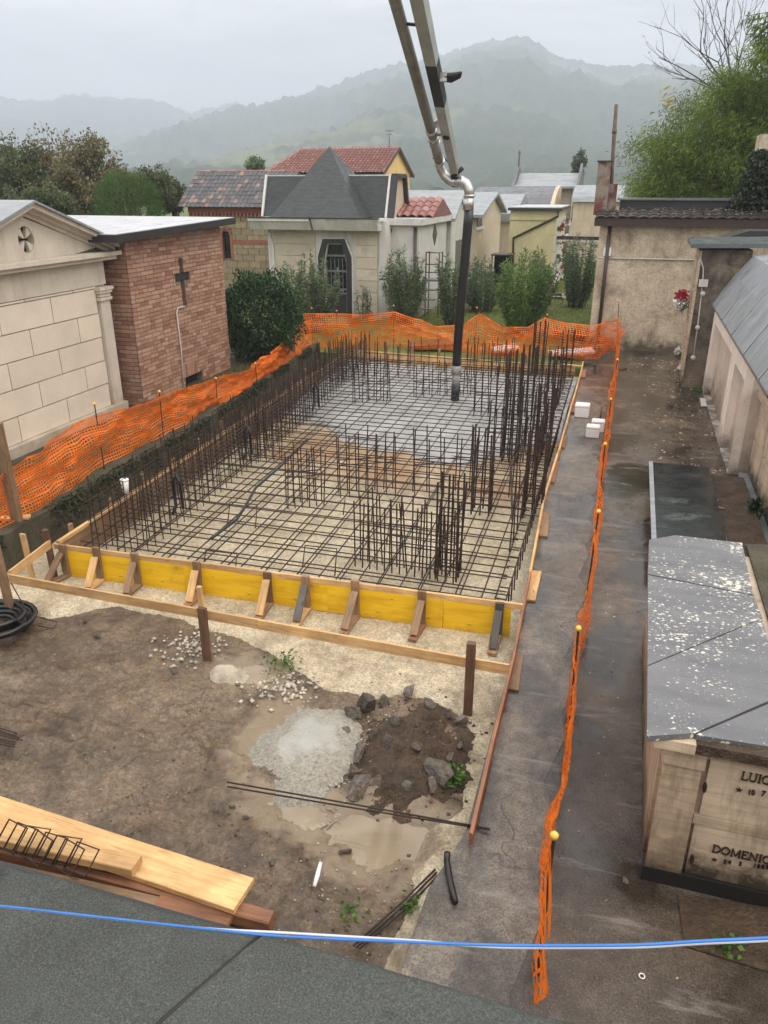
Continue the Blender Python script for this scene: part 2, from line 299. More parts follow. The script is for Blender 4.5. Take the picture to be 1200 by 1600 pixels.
MT.update(path=path_mat(), pathn=path_mat('newer_path_strip', ((.25, (.07, .053, .038)), (.45, (.108, .088, .067)), (.6, (.14, .118, .094)), (.8, (.19, .162, .128))), .8), mud=mud_mat(), lean=lean_mat(), fresh=fresh_mat('fresh_concrete', (.385, .375, .36)), spill=spill_mat(),
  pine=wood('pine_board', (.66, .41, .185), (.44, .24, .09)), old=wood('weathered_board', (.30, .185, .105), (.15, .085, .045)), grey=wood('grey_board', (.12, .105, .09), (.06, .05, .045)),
  redw=wood('reddish_board', (.33, .15, .08), (.17, .075, .04)), brownpost=wood('dark_post', (.16, .085, .05), (.07, .04, .025)), yellow=yellow_mat(),
  rebar=surf('rusty_rebar', (.047, .031, .024), .5, 6, 80, (.5, .75), .4, .002, spec=.3), net=net_mat('orange_net', (.98, .20, .012)), cap=plain('yellow_cap', (.85, .52, .09), .4),
  capo=plain('orange_cap', (.85, .25, .08), .4), stake=plain('stake_steel', (.05, .035, .03), .6, .3),
  cream=stained('cream_plaster', (.60, .53, .44), (.36, .31, .24), .6, (.34, .28, .20), .1, .8), creamblk=surf('cream_block', (.70, .605, .49), .1, 2, 40, (.65, .85), .2, .004, rnd=.07),
  brick=brick_mat(), mortar=surf('mortar', (.21, .15, .11), .25, 4, 70), fascia=plain('dark_fascia', (.025, .024, .025), .5), rooflight=sheet_metal('pale_roof_sheet', (.62, .61, .63), .35, (12, 1, 1)),
  slate=slate_mat(), white=stained('white_stucco', (.62, .60, .555), (.36, .34, .30), .75, (.33, .29, .23), .0, .7),
  tan=stained('tan_stucco', (.57, .475, .355), (.37, .30, .22), .7, None), yellowst=stained('pale_yellow_stucco', (.60, .535, .30), (.45, .39, .22), .5, (.36, .33, .22), -.2, .4), churchy=stained('ochre_stucco', (.72, .50, .20), (.55, .37, .15), .4),
  rough=rough_render(), slabst=surf('stone_panel', (.56, .49, .385), .14, 3, 40, (.55, .8), .2, .004, rnd=.08, stain=(.38, .32, .24), ssc=2.),
  sand=surf('sandstone_block', (.36, .29, .185), .25, 6, 50, (.75, .95), .4, .008, rnd=.14), redbrick=surf('red_trim_brick', (.34, .13, .085), .25, 9, 60, (.7, .9), .3, rnd=.15),
  tiled=tile_mat('dark_roof_tile', [(.045, .047, .055), (.065, .066, .075), (.055, .056, .062), (.10, .09, .085), (.055, .055, .06), (.24, .15, .115)]), tiler=tile_mat('red_roof_tile', [(.22, .075, .058), (.30, .115, .088), (.26, .095, .07), (.38, .20, .165)]),
  tilek=tile_mat('brown_roof_tile', [(.018, .013, .012), (.03, .02, .017), (.022, .017, .015), (.045, .027, .021)], (.05, .045, .03)),
  trav=travertine('travertine', (.52, .41, .295), (.34, .245, .16), (.05, .40)), travp=travertine('travertine_slab', (.60, .48, .35), (.47, .355, .245), (.18, .38)), granite=spotted_granite(), blackg=black_granite(),
  pink=stained('pinkish_plaster', (.90, .79, .69), (.52, .43, .35), .55, (.10, .075, .055), -.05, .45, 2.), pinkin=stained('beige_plaster', (.66, .56, .465), (.33, .27, .21), .6, (.14, .105, .075), -.1, .75, 2.),
  zinc=sheet_metal('zinc_sheet', (.33, .345, .36), .42, (.6, 9, .6)), lead=sheet_metal('dark_sheet', (.13, .15, .15), .3, (1, 1, 1)), curved=sheet_metal('weathered_vault', (.15, .15, .16), .42, (1, 1, 3)),
  membrane=membrane(), blue=plain('blue_cable', (.045, .19, .56), .5), whitec=plain('white_cable', (.60, .60, .66), .4), rubber=plain('black_rubber', (.012, .012, .013), .32), hose=surf('dirty_hose_tip', (.30, .29, .27), .5, 9, 40, (.4, .7)),
  silver=plain('silver_pipe', (.55, .55, .54), .32, .85), pipe=surf('conveying_pipe', (.30, .285, .27), .25, 5, 60, (.35, .55), .15, .003, metal=.35), boom=surf('boom_grey', (.34, .35, .335), .2, 3, 50, (.3, .45), .1, .002), boomd=surf('boom_dark', (.016, .019, .019), .2, 3, 50, (.35, .5), .1, .002),
  moss=surf('mossy_concrete', (.085, .072, .048), .5, 3, 40, (.75, .95), .8, .03, stain=(.05, .05, .02), ssc=3.5, sth=(.5, .7)), hill=hill_mat(), grass=grass_mat(), foam=plain('white_foam', (.82, .81, .80), .7, var=.03),
  glass=plain('dark_glass', (.012, .014, .016), .08), black=plain('near_black', (.012, .011, .011), .6), pvc=plain('pale_conduit', (.55, .53, .49), .45), drain=plain('brown_drainpipe', (.045, .025, .02), .4), steel=plain('galvanised', (.22, .225, .23), .4, .6),
  rock=surf('grey_rubble', (.17, .15, .125), .5, 9, 40, (.4, .8), .9, .03, rnd=.4, stain=(.10, .07, .045), ssc=9., sth=(.48, .62)), gravel=surf('pale_gravel', (.50, .445, .36), .25, 12, 60, (.6, .85), .4, .01, rnd=.28), sandp=surf('pale_sand', (.47, .41, .32), .25, 8, 90, (.8, .95), .7, .01),
  puddle=puddle_mat(), marble=plain('pale_marble', (.62, .60, .57), .3), bark=surf('bark', (.09, .07, .055), .35, 8, 50), bare=surf('bare_twig', (.075, .062, .055), .3, 8, 50), soil=surf('dark_soil', (.085, .054, .032), .55, 5, 32, (.5, .85), 1., .04),
  chim=surf('red_chimney', (.15, .04, .032), .4, 5, 40, stain=(.25, .205, .17), ssc=2.6, sth=(.42, .56)), rust=surf('rusty_pipe', (.16, .11, .085), .4, 6, 40), grime=surf('grimy_render', (.24, .195, .15), .5, 2.2, 26, (.75, .95), .8, .02, stain=(.07, .058, .045), ssc=1.6, sth=(.45, .62)), grate=surf('iron_frame', (.12, .10, .085), .4, 8, 50), red=plain('red_petal', (.42, .03, .045), .6), petal=plain('white_petal', (.78, .76, .72), .6), letter=plain('bronze_letter', (.045, .028, .02), .45, .3),
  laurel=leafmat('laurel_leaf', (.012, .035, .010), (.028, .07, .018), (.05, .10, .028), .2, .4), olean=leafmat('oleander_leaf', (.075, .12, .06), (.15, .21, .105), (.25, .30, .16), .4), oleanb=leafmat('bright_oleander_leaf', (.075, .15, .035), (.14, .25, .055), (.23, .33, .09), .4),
  hazel=leafmat('autumn_leaf', (.11, .11, .05), (.185, .17, .08), (.25, .195, .10), .4), greenl=leafmat('green_leaf', (.065, .09, .04), (.115, .145, .062), (.17, .185, .08), .4), pineb=leafmat('pine_needle', (.04, .09, .02), (.07, .14, .03), (.11, .18, .045), .3),
  bamboo=leafmat('bamboo_leaf', (.07, .125, .018), (.145, .225, .032), (.28, .34, .06), .45), ivy=leafmat('ivy_leaf', (.012, .025, .010), (.025, .045, .016), (.05, .07, .03), .2, .4), yleaf=leafmat('yellow_leaf', (.45, .32, .05), (.55, .42, .09), (.40, .38, .10), .4),
  weed=leafmat('weed_leaf', (.05, .12, .02), (.09, .19, .03), (.14, .25, .05), .35), fallen=leafmat('fallen_leaf', (.42, .33, .18), (.55, .48, .33), (.30, .18, .08), .2), blade=leafmat('grass_blade', (.10, .14, .03), (.19, .225, .05), (.29, .29, .085), .4))
# ---------------------------------------------------------------- geometry helpers
ORG = {}
def tag(o, label=None, cat=None, group=None, kind=None):
    if label: o['label'] = label
    if cat: o['category'] = cat
    if group: o['group'] = group
    if kind: o['kind'] = kind
    return o
def thing(name, label, cat, loc, group=None):
    o = bpy.data.objects.new(name, None); COL.objects.link(o); o.location = [float(v) for v in loc]; o.empty_display_size = .2
    ORG[o] = np.array(loc, float); return tag(o, label, cat, group)
def org(o): return ORG.get(o, np.zeros(3))
def link(name, me, parent=None, loc=(0, 0, 0)):
    o = bpy.data.objects.new(name, me); COL.objects.link(o); ORG[o] = np.array(loc, float)
    if parent is not None: o.parent = parent; o.location = ORG[o]-org(parent)
    else: o.location = ORG[o]
    return o
def fastmesh(name, V, Fq, mat, smooth=False):
    """V (n,3), Fq (m,k) index array, all polygons of one size"""
    me = bpy.data.meshes.new(name); V = np.asarray(V, np.float32); Fq = np.asarray(Fq, np.int32); m, k = Fq.shape
    me.vertices.add(len(V)); me.vertices.foreach_set('co', V.ravel()); me.loops.add(m*k); me.loops.foreach_set('vertex_index', Fq.ravel())
    me.polygons.add(m); me.polygons.foreach_set('loop_start', np.arange(0, m*k, k, dtype=np.int32)); me.polygons.foreach_set('loop_total', np.full(m, k, np.int32))
    if smooth: me.polygons.foreach_set('use_smooth', np.ones(m, bool))
    me.materials.append(mat); me.update(calc_edges=True); return me
def put(name, V, Fq, mat, parent=None, smooth=False):
    V = np.asarray(V, float)
    if parent is not None: loc = org(parent)
    else: lo, hi = V.min(0), V.max(0); loc = np.array([(lo[0]+hi[0])/2, (lo[1]+hi[1])/2, lo[2]])
    return link(name, fastmesh(name, V-loc, Fq, mat, smooth), parent, loc)
class MB:
    def __init__(s): s.v = []; s.f = []; s.sm = []
    def add(s, V, Fs, smooth=False):
        o = len(s.v); s.v += [tuple(float(q) for q in p) for p in V]; s.f += [tuple(i+o for i in f) for f in Fs]; s.sm += [smooth]*len(Fs); return s
    def box(s, x0, x1, y0, y1, z0, z1):
        V = [(x, y, z) for z in (z0, z1) for y in (y0, y1) for x in (x0, x1)]
        return s.add(V, [(0, 2, 3, 1), (4, 5, 7, 6), (0, 1, 5, 4), (2, 6, 7, 3), (0, 4, 6, 2), (1, 3, 7, 5)])
    def hexa(s, P): return s.add(P, [(0, 3, 2, 1), (4, 5, 6, 7), (0, 1, 5, 4), (1, 2, 6, 5), (2, 3, 7, 6), (3, 0, 4, 7)])   # bottom 4, top 4
    def prism(s, poly, d):
        """polygon of 3d points extruded by vector d"""
        n = len(poly); d = np.array(d, float); V = [np.array(p, float) for p in poly]; V += [p+d for p in V]
        return s.add(V, [tuple(range(n))[::-1], tuple(range(n, 2*n))] + [(i, (i+1) % n, (i+1) % n+n, i+n) for i in range(n)])
    def tube(s, pts, r, n=8, cap=True, smooth=True):
        P = [np.array(p, float) for p in pts]; rs = r if isinstance(r, (list, tuple, np.ndarray)) else [r]*len(P)
        V = []; ref = None
        for i, p in enumerate(P):
            t = P[min(i+1, len(P)-1)]-P[max(i-1, 0)]; t /= np.linalg.norm(t)+1e-12
            if ref is None: ref = np.array([0, 0, 1.]) if abs(t[2]) < .9 else np.array([1., 0, 0])
            a = ref-t*(ref@t); a /= np.linalg.norm(a)+1e-12; ref = a; b = np.cross(t, a)
            V += [p+rs[i]*(math.cos(q)*a+math.sin(q)*b) for q in [2*math.pi*k/n for k in range(n)]]
        Fs = [(i*n+k, i*n+(k+1) % n, (i+1)*n+(k+1) % n, (i+1)*n+k) for i in range(len(P)-1) for k in range(n)]
        if cap: Fs += [tuple(range(n))[::-1], tuple(range((len(P)-1)*n, len(P)*n))]
        return s.add(V, Fs, smooth)
    def quad(s, a, b, c, d): return s.add([a, b, c, d], [(0, 1, 2, 3)])
    def build(s, name, mat, parent=None, **kw):
        V = np.array(s.v)
        if parent is not None: loc = org(parent)
        else: lo, hi = V.min(0), V.max(0); loc = np.array([(lo[0]+hi[0])/2, (lo[1]+hi[1])/2, lo[2]])
        me = bpy.data.meshes.new(name); me.from_pydata((V-loc).tolist(), [], s.f); me.polygons.foreach_set('use_smooth', s.sm)
        me.materials.append(MT[mat] if isinstance(mat, str) else mat); me.update(); o = link(name, me, parent, loc); tag(o, **kw); return o
def bx(name, mat, parent, *d, **kw): return MB().box(*d).build(name, mat, parent, **kw)
def holed(mb, axis, p0, p1, u0, u1, z0, z1, holes):
    """wall slab with rectangular holes; axis 'x': the slab lies between x=p0 and x=p1, u is y; axis 'y': u is x"""
    us = sorted({u0, u1, *[h[0] for h in holes], *[h[1] for h in holes]}); zs = sorted({z0, z1, *[h[2] for h in holes], *[h[3] for h in holes]})
    for a, b in zip(us, us[1:]):
        for c, d in zip(zs, zs[1:]):
            m, k = (a+b)/2, (c+d)/2
            if any(h[0] < m < h[1] and h[2] < k < h[3] for h in holes): continue
            mb.box(p0, p1, a, b, c, d) if axis == 'x' else mb.box(a, b, p0, p1, c, d)
    return mb
UNIT = {}
def unit_box(mat):
    k = ('b', mat)
    if k not in UNIT:
        m = MB().box(-.5, .5, -.5, .5, -.5, .5); me = bpy.data.meshes.new('block'); me.from_pydata(m.v, [], m.f); me.materials.append(MT[mat]); UNIT[k] = me
    return UNIT[k]
def unit_bar(mat):
    k = ('c', mat)
    if k not in UNIT:
        m = MB().tube([(0, 0, -.5), (0, 0, .5)], 1, 6); me = bpy.data.meshes.new('bar'); me.from_pydata(m.v, [], m.f); me.polygons.foreach_set('use_smooth', m.sm); me.materials.append(MT[mat]); UNIT[k] = me
    return UNIT[k]
WM = {}
def setm(o, M, parent):
    w = np.array(M.translation); ORG[o] = w; WM[o] = M.copy()
    if parent is not None: o.parent = parent; M = Matrix.Translation(Vector(-org(parent))) @ M
    o.matrix_local = M
def block(name, c, size, mat, parent, rot=None):
    o = bpy.data.objects.new(name, unit_box(mat)); COL.objects.link(o)
    M = Matrix.Translation(Vector([float(q) for q in c])) @ (rot.to_4x4() if rot else Matrix()) @ Matrix.Diagonal((*size, 1)); setm(o, M, parent); return o
def bar(name, a, b, r, mat, parent):
    a, b = Vector([float(q) for q in a]), Vector([float(q) for q in b]); d = b-a
    o = bpy.data.objects.new(name, unit_bar(mat)); COL.objects.link(o)
    M = Matrix.Translation((a+b)/2) @ Vector((0, 0, 1)).rotation_difference(d.normalized()).to_matrix().to_4x4() @ Matrix.Diagonal((r, r, d.length, 1)); setm(o, M, parent); return o
def plank(name, a, b, w, t, mat, parent=None, up=(0, 0, 1), **kw):
    """board from a to b (centre line), w across, t along up; its own mesh with chamfered, slightly uneven edges"""
    a, b = Vector([float(q) for q in a]), Vector([float(q) for q in b]); x = (b-a).normalized(); L = (b-a).length
    z = Vector(up); z = (z-x*z.dot(x)).normalized(); y = z.cross(x); c = min(w, t)*.09
    prof = [(-w/2+c, -t/2), (w/2-c, -t/2), (w/2, -t/2+c), (w/2, t/2-c), (w/2-c, t/2), (-w/2+c, t/2), (-w/2, t/2-c), (-w/2, -t/2+c)]
    m = MB(); V = []
    n = max(2, int(L/.5)+1)
    for i in range(n):
        q = -L/2+L*i/(n-1); j, k = random.uniform(-.0025, .0025), random.uniform(-.0025, .0025)
        V += [(q+random.uniform(-.004, .004)*(i in (0, n-1)), u+j, v+k) for u, v in prof]
    m.add(V, [(i*8+k, i*8+(k+1) % 8, (i+1)*8+(k+1) % 8, (i+1)*8+k) for i in range(n-1) for k in range(8)]+[tuple(range(8))[::-1], tuple(range((n-1)*8, n*8))])
    me = bpy.data.meshes.new(name); me.from_pydata(m.v, [], m.f); me.materials.append(MT[mat])
    o = bpy.data.objects.new(name, me); COL.objects.link(o)
    M = Matrix.Translation((a+b)/2) @ Matrix((x, y, z)).transposed().to_4x4(); setm(o, M, parent); tag(o, **kw); return o
def vnoise(x, y, seed=0):
    r = np.random.default_rng(seed).random((256, 256)); xi, yi = np.floor(x).astype(int), np.floor(y).astype(int); fx, fy = x-xi, y-yi
    fx, fy = fx*fx*(3-2*fx), fy*fy*(3-2*fy); a = r[xi % 256, yi % 256]; b = r[(xi+1) % 256, yi % 256]; c = r[xi % 256, (yi+1) % 256]; d = r[(xi+1) % 256, (yi+1) % 256]
    return (a*(1-fx)+b*fx)*(1-fy)+(c*(1-fx)+d*fx)*fy-.5
def fbm(x, y, oct=5, seed=0, gain=.5):
    s, a = 0, 1.
    for i in range(oct): s = s+a*vnoise(x*2**i+17*i, y*2**i+9*i, seed+i); a *= gain
    return s
def grid(xs, ys): X, Y = np.meshgrid(xs, ys); n, m = X.shape; i = np.arange(n*m).reshape(n, m); return X, Y, np.stack([i[:-1, :-1], i[:-1, 1:], i[1:, 1:], i[1:, :-1]], -1).reshape(-1, 4)
def inpoly(X, Y, P):
    ins = np.zeros(X.shape, bool); n = len(P)
    for i in range(n):
        (x0, y0), (x1, y1) = P[i], P[(i+1) % n]
        ins ^= ((y0 > Y) != (y1 > Y)) & (X < (x1-x0)*(Y-y0)/(y1-y0+1e-12)+x0)
    return ins
def compact(V, Fq): u, inv = np.unique(Fq, return_inverse=True); return V[u], inv.reshape(Fq.shape)
def leaves(P, D, L, Wd, bend=.0, rng=RNG):
    """one small diamond leaf at each point P along direction D; L, Wd length and width"""
    n = len(P); D = D/(np.linalg.norm(D, axis=1, keepdims=True)+1e-9); R = rng.normal(size=(n, 3)); S = np.cross(D, R); S /= np.linalg.norm(S, axis=1, keepdims=True)+1e-9
    L = (L*rng.uniform(.65, 1.25, n))[:, None]; Wd = (Wd*rng.uniform(.7, 1.2, n))[:, None]
    a = P; b = P+D*L*.45+S*Wd*.5; c = P+D*L+np.array([0, 0, -1.])*bend*L; d = P+D*L*.45-S*Wd*.5
    V = np.stack([a, b, c, d], 1).reshape(-1, 3); return V, np.arange(4*n).reshape(n, 4)
def sph(n, rng=RNG): v = rng.normal(size=(n, 3)); return v/np.linalg.norm(v, axis=1, keepdims=True)
# ================================================================ THE SETTING
ZL = -.2                                                   # level of the lean concrete bed
MB().add([(-7000, -3000, -.9), (7000, -3000, -.9), (7000, 9000, -.9), (-7000, 9000, -.9)], [(0, 1, 2, 3)]).build('ground', 'grass', kind='structure')
def ridge(name, sky, D, r0, r1, seed, bumpy):
    """a wooded ridge: height above the camera follows the skyline's elevation at distance D; it falls off to both sides"""
    px = np.array([p[0] for p in sky], float); py = np.array([p[1] for p in sky], float)
    dirs = np.array([ray(a, b) for a, b in sky]); az = np.arctan2(dirs[:, 0], dirs[:, 1]); el = dirs[:, 2]/np.hypot(dirs[:, 0], dirs[:, 1])
    A, R, Fq = grid(np.linspace(az[0], az[-1], 620), np.concatenate([np.linspace(r0, D*.93, 60), np.linspace(D*.93, D*1.04, 46)[1:], np.linspace(D*1.04, r1, 10)[1:]]))
    hmax = np.interp(A, az, el)*D
    X, Y = R*np.sin(A), R*np.cos(A)
    t = np.clip((R-r0)/(D-r0), 0, 1); t2 = np.clip((R-D)/(r1-D), 0, 1)
    Z = hmax*(t**1.15)*(1-t2**1.5)+fbm(X/260, Y/260, 4, seed)*90*t*(1-t)*2+fbm(X/26, Y/26, 4, seed+9, .6)*bumpy*np.minimum(1, t*2)
    Z = Z+np.abs(fbm(X/12, Y/12, 2, seed+5))*bumpy*.8-1.5
    o = put(name, np.stack([X, Y, Z], -1).reshape(-1, 3), Fq, MT['hill'], None, True); return tag(o, kind='structure')
ridge('far_hills', [(-900, 165), (-400, 150), (-100, 156), (0, 151), (60, 160), (100, 152), (140, 149), (180, 155), (225, 153), (262, 162), (292, 176), (320, 172), (345, 165), (378, 162), (420, 175), (520, 190), (700, 200), (1000, 200), (1500, 190)], 2700, 1400, 3600, 3, 16)
ridge('wooded_hills', [(-900, 262), (-300, 262), (0, 255), (150, 240), (220, 222), (260, 205), (330, 188), (400, 170), (450, 152), (520, 136), (580, 112), (640, 98), (700, 86), (740, 71), (790, 61), (822, 61), (842, 70), (858, 86), (900, 96), (950, 108), (1010, 101), (1060, 106), (1200, 112), (1600, 140), (2200, 200)], 2000, 500, 2900, 21, 17)
ridge('foothills', [(-900, 288), (0, 287), (260, 276), (420, 258), (560, 238), (700, 222), (820, 222), (900, 236), (1000, 246), (1200, 256), (1700, 272), (2200, 280)], 1300, 420, 1800, 41, 9)
# lawn beyond the site, raised bank to the left, walkway to the right
MB().prism([(-40, 18.75, -.9), (-.86, 18.75, -.9), (-.86, 75, -.9), (-40, 75, -.9)], (0, 0, .9)).build('lawn', 'grass', kind='structure')
MB().prism([(-40, 6.2, -.9), (-6.62, 6.2, -.9), (-6.72, 10.9, -.9), (-7.05, 14.4, -.9), (-7.5, 18.75, -.9), (-40, 18.75, -.9)], (0, 0, 1.15)).build('raised_bank', 'moss', kind='structure')
WL = [(-.80, -3.), (-.78, 2.6), (-.75, 3.4), (-.62, 3.9), (-.63, 6.), (-.70, 8.), (-.78, 10.1), (-.82, 14.), (-.84, 18.75)]
MB().prism([(x, y, -.9) for x, y in WL]+[(-.84, 24.5, -.9), (9, 24.5, -.9), (9, -3, -.9)], (0, 0, .9)).build('walkway', 'path', kind='structure')
jag = [(-.10+.05*math.sin(k*2.1)+.03*math.sin(k*5.3), .6+k*.28) for k in range(62)]
MB().prism([(x+.004, y, .0005) for x, y in [(-.78, .6)]+WL[1:]]+[(x, y, .0005) for x, y in jag[::-1]], (0, 0, .004)).build('walkway_strip', 'pathn', kind='structure')
# lean concrete bed: irregular front edge on the mud
LP = [(-6.9, 6.3), (-6.4, 5.75), (-5.35, 5.72), (-4.95, 6.12), (-4.2, 6.2), (-3.65, 5.95), (-3.3, 5.95), (-3.0, 5.85), (-2.6, 5.75), (-2.35, 5.35), (-1.95, 5.33), (-1.6, 5.45), (-1.2, 5.45), (-.95, 5.3), (-.86, 4.9), (-.82, 4.4), (-.8, 3.9), (-.84, 3.4), (-.82, 2.9), (-.6, 2.9), (-.6, 19.), (-6.9, 19.)]
def blur(A_, n, it=2):
    for _ in range(it):
        for ax in (0, 1):
            c = np.cumsum(np.pad(A_, [(n+1, n) if k == ax else (0, 0) for k in (0, 1)], mode='edge'), ax)
            A_ = (np.take(c, range(2*n+1, c.shape[ax]), ax)-np.take(c, range(0, c.shape[ax]-2*n-1), ax))/(2*n+1)
    return A_
def softmask(X, Y, step, w, seed): return blur(inpoly(X+fbm(X*3, Y*3, 4, seed)*.22, Y+fbm(X*3, Y*3, 4, seed+1)*.22, LP).astype(float), max(1, int(w/step)))
X, Y, Fq = grid(np.arange(-7., -.59, .04), np.arange(2.7, 19., .04))
mk_ = softmask(X, Y, .04, .09, 8)
Zl = ZL+fbm(X*1.3, Y*1.3, 5, 5)*.012+fbm(X*14, Y*14, 2, 6)*.006+np.clip((4.6-Y)/1.5, 0, 1)*.06-.11*np.clip(1-mk_*1.6, 0, 1)
ok = mk_ > .03
V, Fc = compact(np.stack([X, Y, Zl], -1).reshape(-1, 3), Fq[ok.ravel()[Fq].all(1)])
tag(put('lean_concrete_bed', V, Fc, MT['lean'], None, True), kind='structure')
# mud in the foreground
def gauss(X, Y, x, y, sx, sy): return np.exp(-(((X-x)/sx)**2+((Y-y)/sy)**2))
X, Y, Fq = grid(np.arange(-9., -.57, .022), np.arange(1.6, 7.4, .022))
inl = softmask(X, Y, .022, .16, 8)
Zd = -.222+fbm(X*.9, Y*.9, 3, 30)*.05+fbm(X*5, Y*5, 4, 31)*.03+np.abs(fbm(X*11, Y*11, 3, 37))*.022
Zd += .10*gauss(X, Y, -1.2, 4.85, .40, .44)*(1+1.3*fbm(X*5, Y*5, 5, 33, .6)) + .05*gauss(X, Y, -1.3, 4.35, .3, .25)
Zd -= .075*gauss(X, Y, -1.25, 3.88, .5, .34)+.06*gauss(X, Y, -2.98, 5.46, .32, .2)+.045*gauss(X, Y, -2.42, 4.75, .2, .4)+.03*gauss(X, Y, -1.95, 3.95, .35, .15)
Zd += .06*np.abs(fbm(X*2.2, Y*2.2, 3, 36))*np.clip((4.7-Y)*2, 0, 1)
yr = 4.35+.12*np.sin(X*1.7)+fbm(X*2, Y*0, 3, 38)*.25; Zd += .035*np.exp(-((Y-yr)/.05)**2)*(X < -2.5)-.03*np.exp(-((Y-yr+.09)/.06)**2)*(X < -2.5)
fr_ = random.Random(3)
for k in range(95):   # boot prints trodden into the mud
    x0, y0, an = fr_.uniform(-5.6, -1.2), fr_.uniform(2.9, 5.6), fr_.uniform(0, 6.28)
    sl_ = (abs(X-x0) < .3) & (abs(Y-y0) < .3); u_ = (X[sl_]-x0)*math.cos(an)+(Y[sl_]-y0)*math.sin(an); v_ = -(X[sl_]-x0)*math.sin(an)+(Y[sl_]-y0)*math.cos(an)
    q_ = (u_/.13)**2+(v_/.045)**2; Zd[sl_] += -.017*np.exp(-q_**2)+.011*np.exp(-((q_-1.7)/.6)**2)
Zd = Zd-np.clip(inl*2-.9, 0, 1)*.08
tag(put('mud', np.stack([X, Y, Zd], -1).reshape(-1, 3), Fq, MT['mud'], None, True), kind='structure')
# ================================================================ THE POUR
fb = np.array([G(a, b, -.12)[:2] for a, b in [(380, 655), (440, 640), (500, 662), (560, 692), (640, 716), (720, 724), (790, 708), (850, 690), (900, 680)]]); fb = fb[np.argsort(fb[:, 0])]
X, Y, Fq = grid(np.arange(-6.5, -.83, .05), np.arange(9.6, 18.2, .05))
edge = Y-np.interp(X, fb[:, 0], fb[:, 1])+fbm(X*1.5, Y*1.5, 4, 50)*.6
t = np.clip(edge/1.6, -.4, 1); Zf = ZL-.02+.21*np.sign(t)*np.abs(t)**.6+fbm(X*2.5, Y*2.5, 5, 51)*.045
ok = (Zf > ZL-.03) & (X > -5.95-(Y-6.5)*.047) & (Y < 18.15+(X+6.5)*-.065)
V, Fc = compact(np.stack([X, Y, Zf], -1).reshape(-1, 3), Fq[ok.ravel()[Fq].all(1)])
tag(put('fresh_concrete', V, Fc, MT['fresh'], None, True), 'wet grey fresh concrete spreading over the far half of the slab bed', 'concrete')
# ================================================================ FORMWORK
A, B = np.array([-5.97, 6.56]), np.array([-.68, 6.735]); AB = (B-A)/np.linalg.norm(B-A); LAB = np.linalg.norm(B-A); NB = np.array([AB[1], -AB[0]])
def onf(s, out=0., z=0.): q = A+AB*s+NB*out; return (q[0], q[1], z)
fw = thing('front_formwork', 'yellow panel formwork with propped struts along the near end of the slab', 'formwork', onf(LAB/2, 0, ZL))
for a, b in [(.12, 1.62), (1.625, 3.3), (3.305, 4.55), (4.555, LAB-.06)]: plank('form_panel', onf(a, 0, -.03), onf(b, 0, -.03), .027, .33, 'yellow', fw)
for a, b in [(-.03, 2.6), (2.605, LAB+.05)]: plank('cap_board', onf(a, .0, .167), onf(b, 0, .167), .03, .062, 'pine', fw)
ups = [(98, 'old'), (165, 'old'), (222, 'old'), (315, 'old'), (422, 'brownpost'), (480, 'old'), (556, 'old'), (658, 'old'), (778, 'grey')]
feet = [(92, 900), (143, 918), (205, 924), (298, 942), (405, 966), (463, 976), (538, 988), (646, 997), (769, 1018)]
for i, ((ux, um), (fx, fy)) in enumerate(zip(ups, feet)):
    s = max(.1, min(LAB-.12, (aty(ux, 885+.13*(ux-100), 6.65)[0]-A[0])*1.))
    ft = G(fx, fy, ZL+.02); out = float(np.clip((np.array(ft[:2])-(A+AB*s))@NB, .28, .42)); fs = float(np.clip((np.array(ft[:2])-A)@AB, s-.12, s+.12))
    tall = random.uniform(.0, .05)
    plank('upright', onf(s, .035, ZL+.01), onf(s, .035, .20+tall), .085, .035, um, fw, up=(NB[0], NB[1], 0))
    plank('foot_board', onf(s+.01, .03, ZL+.028), onf(fs, out+.06, ZL+.028), .085, .03, ['old', 'pine', 'old', 'redw'][i % 4], fw)
    plank('brace', onf(s, .075, .13), onf(fs, out, ZL+.055), .08, .026, ['old', 'pine', 'old', 'pine', 'pine', 'grey', 'old', 'old', 'grey'][i], fw, up=(NB[0], NB[1], 1))
lf = thing('side_formwork', 'long pine board formwork down the left side of the slab', 'formwork', (-6.2, 12.4, ZL))
LA, LB = np.array([-5.99, 6.6]), np.array([-6.53, 18.2])
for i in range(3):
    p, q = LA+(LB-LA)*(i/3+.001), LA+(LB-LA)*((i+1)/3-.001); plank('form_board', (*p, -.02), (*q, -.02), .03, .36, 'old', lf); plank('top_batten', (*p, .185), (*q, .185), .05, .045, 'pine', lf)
for k in range(14):
    p = LA+(LB-LA)*(k+.4)/14; plank('stake_post', (p[0]-.045, p[1], -.25), (p[0]-.05, p[1], .27+random.uniform(0, .12)), .06, .035, 'old', lf, up=(1, 0, 0))
bf = thing('back_formwork', 'pine board formwork closing the far end of the slab', 'formwork', (-3.7, 18.05, ZL))
BA, BB = np.array([-6.5, 18.24]), np.array([-.92, 17.86])
for z in (-.1, .12):
    for i in range(2):
        p, q = BA+(BB-BA)*(i/2+.002), BA+(BB-BA)*((i+1)/2-.002); plank('form_board', (*p, z), (*q, z), .03, .2, 'pine', bf)
for k in range(8):
    p = BA+(BB-BA)*(k+.35)/8; plank('stake_post', (p[0], p[1]+.05, -.3), (p[0], p[1]+.05, .36+random.uniform(0, .15)), .06, .035, 'old', bf, up=(0, 1, 0))
plank('ledge_board', (BB[0]-.35, BB[1]+.02, .245), (BB[0]+.12, BB[1]-.0, .245), .1, .03, 'pine', bf)
